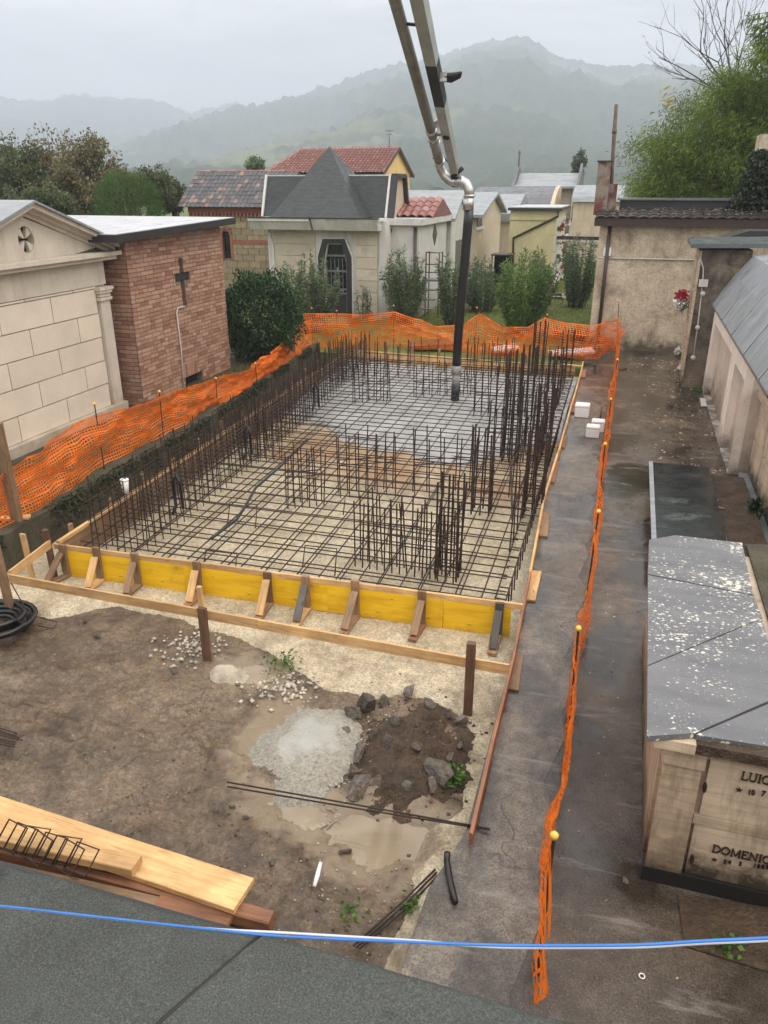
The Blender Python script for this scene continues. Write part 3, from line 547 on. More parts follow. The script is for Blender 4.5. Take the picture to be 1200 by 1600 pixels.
# batten on edge along the walkway, with loose offcuts beside it
bt = thing('edge_batten', 'thin reddish timber batten set on edge along the walkway kerb', 'batten', (-.74, 10.5, 0))
bpts = [G(735, 1312, .05), G(768, 1170, .05), G(800, 1040, .05), G(828, 900, .05), G(850, 780, .05), G(875, 700, .05), G(893, 635, .05), G(906, 590, .05), G(911, 568, .05)]
for i, (p, q) in enumerate(zip(bpts, bpts[1:])): plank('batten_length', p, q, .028, .11, 'redw' if i < 3 else 'pine', bt)
offc = [((808, 1022), (800, 1078), 'near the front of the walkway', 'old'), ((838, 893), (828, 938), 'beside the slab corner', 'pine'), ((853, 802), (848, 838), 'third from the roof end', 'old'), ((868, 722), (860, 754), 'fourth from the roof end', 'redw'), ((882, 680), (876, 700), 'just short of the white foam boxes', 'redw'), ((896, 622), (893, 645), 'left of the lone foam box', 'redw'), ((912, 578), (910, 590), 'farthest, near the back net', 'redw')]
for a, b, w, m in offc: tag(plank('board_offcut', G(*a, .02), G(*b, .02), .115, .025, m), 'short flat board offcut against the edge batten, '+w, 'board', 'offcuts along the edge batten')
# low guard rail in front of the formwork
gr = thing('guard_rail', 'low pine guard rail on dark posts in front of the yellow formwork', 'rail', (-3.1, 5.5, ZL))
plank('rail_board', (-5.74, 5.57, .285), (-2.9, 5.515, .275), .024, .1, 'pine', gr); plank('rail_board', (-2.905, 5.515, .275), (-.58, 5.43, .30), .024, .1, 'pine', gr)
plank('post', (-3.47, 5.495, -.42), (-3.47, 5.495, .36), .085, .04, 'brownpost', gr, up=(0, 1, 0)); plank('post_extension', (-3.49, 5.54, .1), (-3.5, 5.54, .56), .05, .035, 'pine', gr, up=(0, 1, 0))
plank('post', (-.90, 5.40, -.42), (-.90, 5.40, .52), .075, .05, 'brownpost', gr, up=(0, 1, 0)); plank('post', (-5.83, 5.59, -.35), (-5.86, 5.6, .66), .09, .05, 'old', gr, up=(0, 1, 0))
plank('side_rail', (-5.78, 5.62, .29), tuple(aty(78, 850, 6.45)), .024, .1, 'pine', gr); plank('post', (-5.98, 6.45, -.3), (-5.99, 6.45, .42), .06, .06, 'brownpost', gr, up=(0, 1, 0)); plank('post', (-6.2, 6.35, -.3), (-6.22, 6.35, .38), .07, .03, 'pine', gr, up=(0, 1, 0))
tag(plank('timber_post', tuple(aty(27, 812, 6.75)), tuple(aty(-6, 660, 6.65)), .16, .06, 'old', up=(.2, 1, 0)), 'thick weathered timber post leaning at the left end of the orange net', 'post')
tag(plank('loose_board', G(-40, 812, .275), G(46, 808, .275), .12, .03, 'pine'), 'short pine board lying at the foot of the leaning timber post', 'board')
# ================================================================ REINFORCEMENT
ZT, ZB2, RB = .10, -.15, .0084
mat_ = thing('reinforcement_mat', 'rusty rebar mat laid in two layers across the whole slab bed', 'rebar', (-3.4, 12.3, ZL))
def lx(y): return -5.92-(y-6.6)*.047
def rx(y): return -.80-max(0, (y-7))*.012
n = 0
for k in range(23):
    x = -5.78+k*.225+random.uniform(-.02, .02); f = (x+5.9)/5.1
    xt = x-.47*(1-f)-.12*f                                   # the mat widens with the bed towards the back
    for z, dx in (((ZT, 0), (ZB2, .085)) if k % 2 else ((ZT, 0),)):
        bar('long_bar', (x+dx, 6.72+random.uniform(0, .12), z+random.uniform(-.012, .012)), (xt+dx+random.uniform(-.03, .03), 17.95, z+random.uniform(-.012, .012)), RB, 'rebar', mat_)
y = 6.85
while y < 17.9:
    n += 1
    for z, dy in (((ZT+.02, 0), (ZB2+.02, .09)) if n % 2 else ((ZT+.02, 0),)):
        j = random.uniform(-.03, .03); bar('cross_bar', (lx(y)+.06, y+dy+j, z), (rx(y)-random.uniform(.02, .14), y+dy-j+random.uniform(-.03, .03), z+random.uniform(-.012, .012)), RB, 'rebar', mat_)
    y += .25
for k in range(44):                                          # bars turned down at the walkway side
    y = 6.9+k*.25; m = MB().tube([(rx(y)-.12, y, ZT+.03), (rx(y)-.03, y, ZT+.03), (rx(y)-.02, y, ZT), (rx(y)-.02, y, ZB2)], RB, 6); m.build('edge_hook', 'rebar', mat_)
for (a, b) in [(345, 878), (500, 1060), (380, 800), (630, 835), (560, 790), (590, 620)]:   # spacer chairs
    p = G(a, b if b < 1000 else 870, ZT); h = .2
    m = MB().tube([(p[0]-.18, p[1]-.1, p[2]-.12), (p[0]-.18, p[1], p[2]+h*.6), (p[0]+.2, p[1]+.02, p[2]+h*.6), (p[0]+.22, p[1]-.12, p[2]-.15)], RB, 6); m.build('spacer_chair', 'rebar', mat_)
def cage(label, rows, h, r=.009, ties=1, kind='wall_starter_cage', cross=.16, up0=ZB2, group='rebar starter cages'):
    """rows: list of ((x,y),(x,y),count); upright bars with tied horizontals"""
    c = np.mean([np.array(q) for rw in rows for q in rw[:2]], 0); t = thing(kind, label, 'rebar cage', (c[0], c[1], ZL), group)
    for (p, q, n) in rows:
        p, q = np.array(p), np.array(q)
        for i in range(n):
            b = p+(q-p)*(i/max(1, n-1)); hh = h*random.uniform(.82, 1.1); bar('upright_bar', (b[0], b[1], up0), (b[0]+random.gauss(0, .024), b[1]+random.gauss(0, .024), ZT+hh), r, 'rebar', t)
        for k in range(ties):
            z = ZT+h*(.25+.5*(k+.2)/max(1, ties)); bar('tie_bar', (*p, z), (*q, z), r*.9, 'rebar', t)
    if len(rows) == 2:
        (p, q, n), (p2, q2, _) = rows
        for k in range(ties):
            z = ZT+h*(.25+.5*(k+.2)/max(1, ties))
            for s in (0, 1): a_, b_ = (p, p2) if s == 0 else (q, q2); bar('tie_bar', (*a_, z), (*b_, z), r*.9, 'rebar', t)
    return t
def g2(a, b): return tuple(G(a, b, ZB2)[:2])
# the long double row behind the left formwork
cage('dense double row of upright rebars along the left formwork', [((-5.80, 6.95), (-6.28, 17.7), 84), ((-5.45, 6.95), (-5.95, 17.7), 78), ((-5.28, 7.3), (-5.78, 17.6), 56)], .70, r=.0078, ties=6, kind='wall_rebar_cage')
cage('row of upright rebars standing along the far end of the slab', [((-5.9, 17.55), (-1.3, 17.3), 26)], .62, ties=1, kind='wall_rebar_cage')
def row(a, b, n, d, h, label, ties=1):
    p, q = np.array(g2(*a)), np.array(g2(*b)); u = (q-p)/np.linalg.norm(q-p); w = np.array([-u[1], u[0]])*d; return cage(label, [(p, q, n), (p+w, q+w, n)], h, ties=ties)
row((555, 885), (708, 912), 14, .17, .66, 'low rebar starter row nearest the yellow formwork')
row((450, 795), (506, 790), 6, .20, .62, 'small rebar starter row left of centre in the near half of the slab')
row((532, 778), (618, 772), 7, .22, .72, 'rebar starter row in the middle of the slab over the ochre stain')
row((648, 778), (738, 775), 5, .24, .74, 'widely spaced tall rebar row right of the slab centre')
row((380, 725), (440, 720), 6, .2, .62, 'rebar starter row near the left cage at mid depth')
row((555, 640), (610, 636), 6, .2, .72, 'rebar starter row left of the hanging hose')
row((650, 632), (735, 628), 8, .2, .58, 'short dense rebar row just behind the hose tip')
row((500, 605), (640, 600), 9, .22, .7, 'wide rebar row at the far left of the poured area')
row((720, 600), (800, 598), 8, .22, .75, 'rebar row between the hose and the far right columns')
row((760, 720), (840, 722), 8, .22, .7, 'rebar row joining the right hand columns at mid slab')
row((740, 660), (830, 664), 9, .22, .8, 'rebar row among the right hand columns under the pour')
cage('long row of upright rebars along the walkway side', [((-1.02, 8.6), (-1.08, 17.2), 26), ((-1.3, 10.4), (-1.36, 17.2), 18)], .62, ties=2, kind='wall_rebar_cage')
def column(a, b, h, label, w=.24):
    c = np.array(g2(a, b)); t = thing('column_cage', label, 'rebar cage', (c[0], c[1], ZL), 'rebar column cages'); hs = w/2
    for i in range(3):
        for j in range(3):
            if i == j == 1: continue
            x, y = c[0]-hs+hs*i, c[1]-hs+hs*j; e = random.uniform(-.06, .06); bar('upright_bar', (x, y, ZB2), (x+random.gauss(0, .012), y+random.gauss(0, .012), ZT+h+e), .0115, 'rebar', t)
    k = 0; z = ZB2+.06
    while z < ZT+h*.75:
        q = hs+.012; m = MB().tube([(c[0]-q, c[1]-q, z), (c[0]+q, c[1]-q, z), (c[0]+q, c[1]+q, z), (c[0]-q, c[1]+q, z), (c[0]-q, c[1]-q, z)], .006, 5); m.build('stirrup', 'rebar', t); z += .17
for a, b, h, l in [(700, 900, .98, 'tall rebar column cage nearest the yellow formwork'), (752, 800, .95, 'rebar column cage second from the near end'), (832, 806, .95, 'rebar column cage beside the walkway, nearest the slab corner'), (797, 720, 1.05, 'rebar column cage in the middle of the right hand cluster'), (846, 715, .95, 'rebar column cage beside the walkway at mid slab'), (800, 662, 1.1, 'rebar column cage behind the right hand cluster'), (822, 640, 1.05, 'rebar column cage level with the lone foam box'), (862, 640, .95, 'rebar column cage beside the walkway near the foam boxes'), (838, 596, 1.12, 'tallest far rebar column cage before the back net'), (882, 596, .9, 'rebar column cage in the far right corner')]: column(a, b, h, l)
# black conduits rising through the mat
cd = [G(330, 845, ZT), G(370, 815, ZT), G(380, 800, ZT), G(400, 765, ZT+.02), G(440, 730, ZT+.02), G(480, 690, ZT+.02)]
tag(MB().tube([np.array(p)+(0, 0, .03) for p in cd], .02, 8).build('conduit', 'rubber'), 'black flexible conduit winding over the rebar mat on the left', 'conduit')
for (a, b), l in [((276, 800), 'black conduit loop tied to the near end of the left cage'), ((385, 715), 'black conduit loop standing mid way along the left cage'), ((491, 640), 'black conduit loop tied up near the far left cage')]:
    p = np.array(G(a, b, ZT)); m = MB().tube([p+(0, -.1, 0), p+(0, 0, .08), p+(0, 0, .42), p+(.05, .01, .52), p+(.09, .01, .4), p+(.09, .02, .05)], .022, 8); tag(m.build('conduit_loop', 'rubber'), l, 'conduit')
p = np.array(atx(197, 770, -5.82)); m = MB().tube([p, p+(0, 0, .07), p+(0, 0, .17)], [.035, .042, .05], 12); m.tube([p+(0, 0, .17), p+(0, 0, .185)], .055, 12); tag(m.build('plastic_cup', 'foam'), 'white plastic cup stuck on top of a rebar in the left cage', 'cup')
# ================================================================ ORANGE NETS
def net_mesh(ctrl, rows, cw, wob, seed, sw=.02, belly=0., torn=0.):
    C = np.array(ctrl, float); seg = np.hypot(np.diff(C[:, 0]), np.diff(C[:, 1])); S = np.concatenate([[0], np.cumsum(seg)]); n = int(S[-1]/cw)+1; s = np.linspace(0, S[-1], n)
    f = lambda k: np.interp(s, S, C[:, k]); x, y, zt, zb = f(0), f(1), f(2), f(3)
    u = np.linspace(0, 1, rows)[None, :]; s2 = s[:, None]
    tx, ty = np.gradient(x), np.gradient(y); L = np.hypot(tx, ty); nx, ny = -ty/L, tx/L
    rng = np.random.default_rng(seed)
    off = wob*(fbm(s2*1.3+0*u, u*2.2+0*s2, 4, seed)*2.0)+belly*np.sin(u*math.pi)
    sl = fbm(s2*1.1+0*u, u*1.4+0*s2, 3, seed+3)*.09*wob/.05
    uu = np.clip(u+fbm(s2*1.7+0*u, u*1.5+0*s2, 3, seed+7)*.16*np.sin(u*math.pi), 0, 1)
    P = np.stack([x[:, None]+nx[:, None]*off+(tx/L)[:, None]*sl, y[:, None]+ny[:, None]*off+(ty/L)[:, None]*sl, zb[:, None]+(zt-zb)[:, None]*(1-uu)], -1)
    V, Q = [], []
    def strip(a, b, d):
        k = len(a); base = sum(len(v) for v in V); V.append(np.stack([a-d, a+d, b+d, b-d], 1).reshape(-1, 3)); Q.append(np.arange(4*k).reshape(k, 4)+base)
    vert = P[:, 1:]-P[:, :-1]; vert = np.concatenate([vert, vert[:, -1:]], 1); vert /= np.linalg.norm(vert, axis=-1, keepdims=True)+1e-9
    hor = P[1:]-P[:-1]; hor = np.concatenate([hor, hor[-1:]], 0); hor /= np.linalg.norm(hor, axis=-1, keepdims=True)+1e-9
    wide = np.where((np.arange(rows) % 5 == 0), 1.7, 1.)[None, :, None]*sw*.5
    a, b, d = P[:-1], P[1:], (vert*wide)[:-1]; keep = rng.random(a.shape[:2]) >= torn
    strip(a[keep], b[keep], d[keep])
    a, b, d = P[:, :-1], P[:, 1:], (hor*sw*.42)[:, :-1]; keep = rng.random(a.shape[:2]) >= torn*2; strip(a[keep], b[keep], d[keep])
    return np.concatenate(V), np.concatenate(Q), P
def fence(label, ctrl, stakes, rows=15, cw=.085, wob=.05, seed=1, capm='cap', **kw):
    c = np.mean([q[:2] for q in ctrl], 0); t = thing('safety_net_fence', label, 'fence', (c[0], c[1], min(q[3] for q in ctrl)), 'orange safety net fences')
    V, Q, P = net_mesh(ctrl, rows, cw, wob, seed, **kw); put('net', V, Q, MT['net'], t)
    for (b, tp) in stakes:
        o = bar('stake', b, tp, .009, 'stake', t); q = np.array(tp)
        cp_ = MB().tube([q-(0, 0, .01), q+(0, 0, .012), q+(0, 0, .026)], [.02, .023, .012], 10).build('stake_cap', capm); cp_.parent = o; cp_.matrix_parent_inverse = WM[o].inverted()
    return t, P
stk = lambda p, zt, zb: ((p[0], p[1], zb), (p[0]+random.gauss(0, .012), p[1]+random.gauss(0, .012), zt))
s1, s2 = atx(148, 632, -6.9), atx(247, 612, -6.93)
fence('orange safety net on stakes along the left bank before the tomb chapels', [(-6.72, 6.55, .95, .27), (-6.82, 7.6, .98, .28), (s1[0], s1[1], 1.02, .28), (-6.95, 9.6, .93, .28), (s2[0], s2[1], .92, .27), (-7.0, 11.6, .80, .28), (-7.02, 12.6, .72, .27), (-7.08, 13.8, .62, .27), (-7.2, 15.2, .66, .26), (-7.4, 16.8, .84, .26), (-7.55, 18.4, .98, .1)],
      [stk(s1, s1[2], .1), stk(s2, s2[2], .1), stk((-6.76, 6.9), 1.15, .1), stk((-7.05, 12.4), .75, .1), stk((-7.1, 14.2), .65, .1), stk((-7.4, 16.9), .9, .1)], 20, .052, .09, 3, belly=.05, sw=.017)
bk = []
for a, tp, bt_ in [(478, 491, 556), (520, 491, 552), (570, 492, 548), (614, 487, 546), (650, 500, 545), (690, 511, 545), (722, 506, 548), (736, 496, 552), (746, 490, 556), (780, 510, 556), (820, 512, 557), (852, 498, 556), (885, 506, 558), (915, 510, 562), (940, 503, 560)]:
    yy = 19.15+.15*math.sin(a*.05); T, Bq = aty(a, tp, yy), aty(a, bt_, yy); bk.append((T[0], yy, T[2], max(.02, Bq[2])))
pe = G(963, 552, 0); bk.append((pe[0], pe[1]*.985, .92, .12))
bst = []
for a, tp in [(487, 482), (526, 486), (615, 478), (745, 481), (855, 492)]:
    q = aty(a, tp, 19.2); bst.append(((q[0], 19.2, -.05), (q[0], 19.2, q[2])))
q = aty(967, 472, pe[1]); bst.append(((pe[0], pe[1], -.02), (q[0], pe[1], q[2])))
fence('sagging orange safety net across the far end of the site', bk, bst, 19, .056, .12, 9, 'capo', belly=-.08, sw=.017)
rs = [(3.02, 1.0), (5.06, 1.0), (7.38, 1.0), (9.72, .98), (12.05, .98), (15.0, 1.0)]
rctrl = []
for i, (y, z) in enumerate(rs):
    x = -.045+.02*math.sin(y); rctrl.append((x, y, z-.06, .03))
    yn = rs[i+1][0] if i+1 < len(rs) else 20.3; rctrl.append((x+random.uniform(-.02, .02), (y+yn)/2, z-.28, .06))
rctrl.append((pe[0], pe[1]*.985, .9, .1)); rctrl.insert(0, (-.0, 2.85, .55, .02))
fence('orange safety net seen end on, running down the middle of the walkway', rctrl, [((-.04, y, -.02), (-.04+.02*math.sin(y), y+.01, z)) for y, z in rs], 15, .06, .052, 21, torn=.10, sw=.024)
for (a, b), (c, d), l in [((948, 765), (927, 775), 'mid walkway'), ((905, 1000), (893, 1018), 'near')]: pass
for (a, b), (c, d), l, mt_ in [((858, 548), (928, 532), 'pale plastic covered panel lying behind the far net', 'marble'), ((770, 552), (806, 545), 'small pale board lying behind the far net near its peak', 'marble'), ((640, 552), (720, 546), 'dark timber lying behind the far formwork', 'brownpost')]:
    tag(plank('stacked_panel', (aty(a, b, 19.8)[0], 19.75, .12), (aty(c, d, 19.8)[0], 20.0, .2), .55, .06, mt_), l, 'panel')
# ================================================================ LEFT: PLASTERED TOMB CHAPEL WITH PEDIMENT
XA, ZG = -8.55, .25
ta = thing('pedimented_tomb_chapel', 'cream tomb chapel with triangular pediment and carved cross at the left edge', 'building', (-10, 9.95, ZG))
yc, yw0, yw1 = 9.93, 8.24, 11.62
XW = XA-.03
bx('wall', 'cream', ta, -12.5, XW, yw0, yw1, ZG, 2.85)
bx('plinth', 'cream', ta, XW+.002, XA+.10, yw0-.05, yw1+.06, ZG, ZG+.16)
bx('frieze', 'cream', ta, XW+.002, XA+.012, yw0+.001, yw1+.004, 2.46, 2.855)
bh, zrow = .40, ZG+.16; r = 0
while zrow < 2.44:
    z1 = min(zrow+bh, 2.455); off = 0 if r % 2 else .56; y = yw0+.28-off
    while y < yw1-.28:
        a, b = max(y, yw0+.28), min(y+1.12, yw1-.285)
        if b-a > .06: block('stone_block', (XW+.017, (a+b)/2, (zrow+z1)/2), (.035, b-a-.018, z1-zrow-.018), 'creamblk', ta)
        y += 1.12
    zrow += bh; r += 1
for yp in (yw0+.14, yw1-.14):
    pil = bx('pilaster', 'cream', ta, XW+.003, XA+.055, yp-.13, yp+.13, ZG+.161, 2.21)
    for dz, ex in ((2.21, .03), (2.27, .015), (2.33, .04), (2.38, .06)): bx('capital_moulding', 'cream', pil, XW+.004, XA+.06+ex, yp-.13-ex, yp+.13+ex, dz, dz+.05)
cz = 2.86
for k, (dz, ex) in enumerate(((0, .17), (.066, .24))): bx('cornice', 'cream', ta, -12.6, XA+ex, yw0-ex, yw1+ex, cz+dz, cz+dz+.064)
zt0, zap, hw = cz+.131, 3.66, (yw1-yw0)/2+.24
tym = []   # tympanum with the round carved cross cut out: fan strip around the circle
ccy, ccz, cr = yc, 3.27, .19
MB().prism([(XA-.16, yc-hw, zt0), (XA-.16, yc+hw, zt0), (XA-.16, yc, zap-.02)], (-3.9, 0, 0)).build('gable_core', 'cream', ta)
tri = [(yc-hw+.1, zt0), (yc+hw-.1, zt0), (yc, zap-.08)]
outer = []
for q in range(48):
    an = 2*math.pi*q/48; dy, dz = math.cos(an), math.sin(an); best = 9
    for i in range(3):
        (y0, z0), (y1, z1) = tri[i], tri[(i+1) % 3]; ex, ez = y1-y0, z1-z0; den = dy*ez-dz*ex
        if abs(den) > 1e-9:
            tt = ((y0-ccy)*ez-(z0-ccz)*ex)/den; w = ((y0-ccy)*dz-(z0-ccz)*dy)/den
            if tt > 0 and -.001 <= w <= 1.001: best = min(best, tt)
    outer.append((ccy+dy*best, ccz+dz*best))
m = MB(); V = []
for q in range(48):
    an = 2*math.pi*q/48; V += [(XA-.02, ccy+cr*math.cos(an)*.85, ccz+cr*math.sin(an)), (XA-.02, *outer[q]), (XA-.14, ccy+cr*.85*math.cos(an), ccz+cr*math.sin(an))]
m.add(V, [(3*q, 3*q+1, 3*((q+1) % 48)+1, 3*((q+1) % 48)) for q in range(48)]+[(3*q+2, 3*q, 3*((q+1) % 48), 3*((q+1) % 48)+2) for q in range(48)]); m.build('tympanum', 'cream', ta)
m = MB(); m.add([(XA-.135, ccy+cr*.85*math.cos(2*math.pi*q/32), ccz+cr*math.sin(2*math.pi*q/32)) for q in range(32)], [tuple(range(32))]); m.build('rosette_opening', 'black', ta)
m = MB()
for q in range(4):   # four leaves between the arms of the cross
    an = math.pi/4+q*math.pi/2; c0 = (XA-.1, ccy+.02*math.cos(an), ccz+.02*math.sin(an)); P = [c0]
    for k in range(7): b = an-.36+k*.12; P.append((XA-.1, ccy+cr*.99*.85*math.cos(b), ccz+cr*.99*math.sin(b)))
    m.prism(P, (.06, 0, 0))
m.build('rosette_cross', 'cream', ta)
for sgn in (-1, 1):   # raking mouldings
    for k, (d0, d1, ex) in enumerate(((-.06, .0, .02), (.0, .05, .10), (.05, .12, .2))):
        y0, y1 = yc+sgn*(hw+.02), yc
        MB().prism([(XA+ex, y0, zt0+d0), (XA+ex, y1, zap+d0), (XA+ex, y1, zap+d1), (XA+ex, y0, zt0+d1)][::sgn], (-.17-ex, 0, 0)).build('raking_moulding', 'cream', ta)
    MB().prism([(XA+.25, yc+sgn*(hw+.10), zt0+.085), (XA+.25, yc, zap+.122), (XA+.25, yc, zap+.155), (XA+.25, yc+sgn*(hw+.10), zt0+.118)], (-4.4, 0, 0)).build('roof_sheet', 'zinc', ta)
tag(MB().tube([(XA-2.4, yc+.3, zap+.16), (XA-2.4, yc+.3, zap+.62)], .02, 8).box(XA-2.42, XA-2.38, yc+.1, yc+.5, zap+.42, zap+.46).build('roof_cross', 'steel', ta))
# ================================================================ LEFT: BRICK TOMB CHAPEL
XB, yb0, yb1, zb1 = -8.28, 11.92, 15.32, 3.22
tb = thing('brick_tomb_chapel', 'red brick flat roofed tomb chapel with cross shaped slit', 'building', (-10, 13.6, ZG))
zyx = atx(285, 432, XB); cy, czz = zyx[1], zyx[2]; va, vb = atx(280, 404, XB)[2], atx(290, 478, XB)[2]
hV, hH, hG = (cy-.075, cy+.075, vb, va), (cy-.27, cy+.27, czz-.085, czz+.07), None
ga, gb = atx(291, 607, XB), atx(313, 585, XB); hG = (ga[1], gb[1]+.1, ga[2]-.04, gb[2]+.05)
m = MB(); holed(m, 'x', XB-.3, XB-.012, yb0+.012, yb1, ZG, zb1, [hV, hH, hG]); m.box(-12, XB-.3, yb0+.012, yb1, ZG, zb1); m.build('wall', 'mortar', tb)
bx('slit_back', 'redw', tb, XB-.13, XB-.1, cy-.3, cy+.3, vb-.05, va+.05); bx('vent_back', 'black', tb, XB-.2, XB-.15, hG[0]-.03, hG[1]+.03, hG[2]-.03, hG[3]+.03)
bx('slit_arm_dark', 'fascia', tb, XB-.1, XB-.03, hH[0]+.004, hH[1]-.004, hH[2]+.004, hH[3]-.004)  # dark fill in the cross arm, shade of the opening put in as colour
bricks = []; ch = .0735; nrow = int((zb1-ZG)/ch)
for r_ in range(nrow):
    z = ZG+ch*(r_+.5); y = yb0-(.125 if r_ % 2 else 0)
    while y < yb1:
        L = .245 if random.random() < .75 else .12; a, b = max(y, yb0), min(y+L, yb1); y += L+.011
        if b-a < .03: continue
        if any(a < h[1] and b > h[0] and z+ch*.4 > h[2] and z-ch*.4 < h[3] for h in (hV, hH, hG)):
            for h in (hV, hH, hG):
                if z+ch*.4 > h[2] and z-ch*.4 < h[3]:
                    if a < h[0] < b: b = h[0]
                    elif a < h[1] < b: a = h[1]
                    elif a >= h[0] and b <= h[1]: b = a
            if b-a < .03: continue
        bricks.append((XB-.012+random.uniform(-.002, .003), (a+b)/2, z, b-a, r_))
front = sorted(bricks, key=lambda q: (abs(q[2]-1.9)*.6+abs(q[1]-13.3)))
def brick_box(m, c, sx, sy, sz): m.box(c[0]-sx/2, c[0]+sx/2, c[1]-sy/2, c[1]+sy/2, c[2]-sz/2, c[2]+sz/2)
for q in front[:300]: block('brick', (q[0], q[1], q[2]), (.024, q[3], ch-.013), 'brick', tb)
m = MB()
for q in front[300:]: brick_box(m, q, .024, q[3], ch-.013)
for r_ in range(nrow):   # the shaded flank towards the plastered chapel
    z = ZG+ch*(r_+.5); x = XB-.014-(.125 if r_ % 2 else 0)
    if r_ % 2: m.box(XB-.125, XB-.014, yb0-.0, yb0+.024, z-ch*.41, z+ch*.41)
    for k in range(7): m.box(x-.245, x, yb0-.0, yb0+.024, z-ch*.41, z+ch*.41); x -= .256
m.build('brickwork', 'brick', tb, kind='stuff')
for k in range(9): block('soldier_brick', (XB-.006, hG[0]-.06+k*.066, hG[3]+.14), (.03, .055, .25), 'brick', tb)
MB().hexa([(-12.3, 11.3, 3.15), (-8.0, 11.3, 3.15), (-8.0, 15.5, 3.27), (-12.3, 15.5, 3.27), (-12.3, 11.3, 3.265), (-8.0, 11.3, 3.265), (-8.0, 15.5, 3.385), (-12.3, 15.5, 3.385)]).build('roof_slab', 'fascia', tb)
MB().hexa([(-12.28, 11.32, 3.27), (-8.02, 11.32, 3.27), (-8.02, 15.48, 3.39), (-12.28, 15.48, 3.39), (-12.28, 11.32, 3.282), (-8.02, 11.32, 3.282), (-8.02, 15.48, 3.402), (-12.28, 15.48, 3.402)]).build('roof_covering', 'rooflight', tb)
pp = [atx(289, 479, XB+.03), atx(278, 481, XB+.03), atx(276, 488, XB+.03), atx(283, 545, XB+.03), atx(287, 605, XB+.03)]
MB().tube(pp, .014, 8).build('conduit_pipe', 'pvc', tb)
# ================================================================ CHAPEL WITH DARK TILED ROOF (behind)
YC = 29.0; tcx = thing('sandstone_chapel', 'sandstone block chapel with dark tiled roof behind the brick tomb', 'building', (-15.5, 31, 0))
xl, xr = -17.0, -12.9
wy = aty(356, 404, YC); wz0, wz1, wx = wy[2], aty(356, 362, YC)[2], wy[0]
m = MB(); holed(m, 'y', YC+.02, YC+.3, xl, xr, -.2, 3.2, [(wx-.17, wx+.17, wz0, wz1)]); m.box(xl, xr, YC+.3, YC+4, -.2, 3.2); m.build('wall', 'mortar', tcx)
bx('window_pane', 'glass', tcx, wx-.17, wx+.17, YC+.12, YC+.15, wz0, wz1)
for r_ in range(13):
    z = -.1+.245*r_; x = xl+(0 if r_ % 2 else -.25)
    if abs(z-1.98) < .1: continue
    while x < xr:
        a, b = max(x, xl), min(x+.49, xr); x += .5
        if b-a < .05: continue
        if a < wx+.26 and b > wx-.26 and z+.12 > wz0-.02 and z-.1 < wz1+.1:
            if a < wx-.27: b = wx-.27
            elif b > wx+.27: a = wx+.27
            else: continue
            if b-a < .05: continue
        block('sandstone', ((a+b)/2, YC+.005, z), (b-a-.012, .04, .232), 'sand', tcx)
bx('string_course', 'redbrick', tcx, wx+.28, xr, YC-.03, YC+.02, 1.88, 2.05)
for s in (-1, 1): bx('window_jamb', 'redbrick', tcx, wx+s*.22-.05, wx+s*.22+.05, YC-.03, YC+.06, wz0-.06, wz1-.1)
for k in range(9):
    an = math.pi*(k+.5)/9; block('arch_brick', (wx+.2*math.cos(an), YC-.005, wz1-.1+.24*math.sin(an)), (.11, .06, .07), 'redbrick', tcx, Matrix.Rotation(-an, 3, 'Y'))
m = MB(); m.add([(wx+.15*math.cos(math.pi*k/10), YC+.11, wz1-.1+.17*math.sin(math.pi*k/10)) for k in range(11)], [tuple(range(11))[::-1]]); m.build('arch_pane', 'glass', tcx)
bx('eaves_band', 'redbrick', tcx, xl, xr, YC-.05, YC+.05, 3.02, 3.24)
for k in range(26): block('corbel', (xl+.1+k*.158, YC-.07, 2.98), (.08, .1, .12), 'redbrick', tcx)
def tile_mesh(mat, w, l, h):
    V = []; n = 4
    for e in (0, 1):
        for k in range(n+1): t_ = k/n; V.append((w*(t_-.5), l*e, h*math.sin(t_*math.pi)))
        for k in range(n+1): t_ = k/n; V.append((w*(t_-.5)*.97, l*e, h*math.sin(t_*math.pi)-.022))
    Fs = []
    for k in range(n): Fs += [(k, k+1, 2*n+2+k+1, 2*n+2+k), (n+1+k+1, n+1+k, 3*n+3+k, 3*n+3+k+1), (k+1, k, n+1+k, n+2+k)]
    me = bpy.data.meshes.new('tile'); me.from_pydata(V, [], Fs); me.materials.append(MT[mat]); me.update(); return me
def tiled_slope(parent, me, o, u, v, nu, nv, wu, lv, name='roof_tile', limit=None):
    """rows of tiles from eaves corner o along u (eaves) and v (up the slope)"""
    o, u, v = Vector(o), Vector(u).normalized(), Vector(v).normalized(); w = u.cross(v)
    R = Matrix((u, v, w)).transposed(); tilt = Matrix.Rotation(-.045, 3, 'X')
    for j in range(nv):
        for i in range(nu):
            ob = bpy.data.objects.new(name, me); COL.objects.link(ob)
            M = Matrix.Translation(o+u*(wu*(i+.5)+random.uniform(-.006, .006))+v*(lv*j)+w*(.02+random.uniform(0, .008))) @ (R @ tilt).to_4x4(); setm(ob, M, parent)
zr_, er_ = 4.50, 3.26
MB().prism([(xl-.35, YC-.22, er_-.02), (xl-.35, YC+1.6, zr_), (xl-.35, YC+3.6, er_)], (4.5, 0, 0)).build('roof', 'fascia', tcx)
mc = tile_mesh('tiled', .195, .30, .03); tiled_slope(tcx, mc, (xl-.37, YC-.3, er_-.035), (1, 0, 0), (0, 1.82, 1.26), 23, 9, .196, .247)
for k in range(15): o = MB().tube([(xl-.35+k*.3, YC+1.6, zr_+.03), (xl-.05+k*.3, YC+1.6, zr_+.03)], .06, 8); o.build('ridge_tile', 'tiler', tcx)
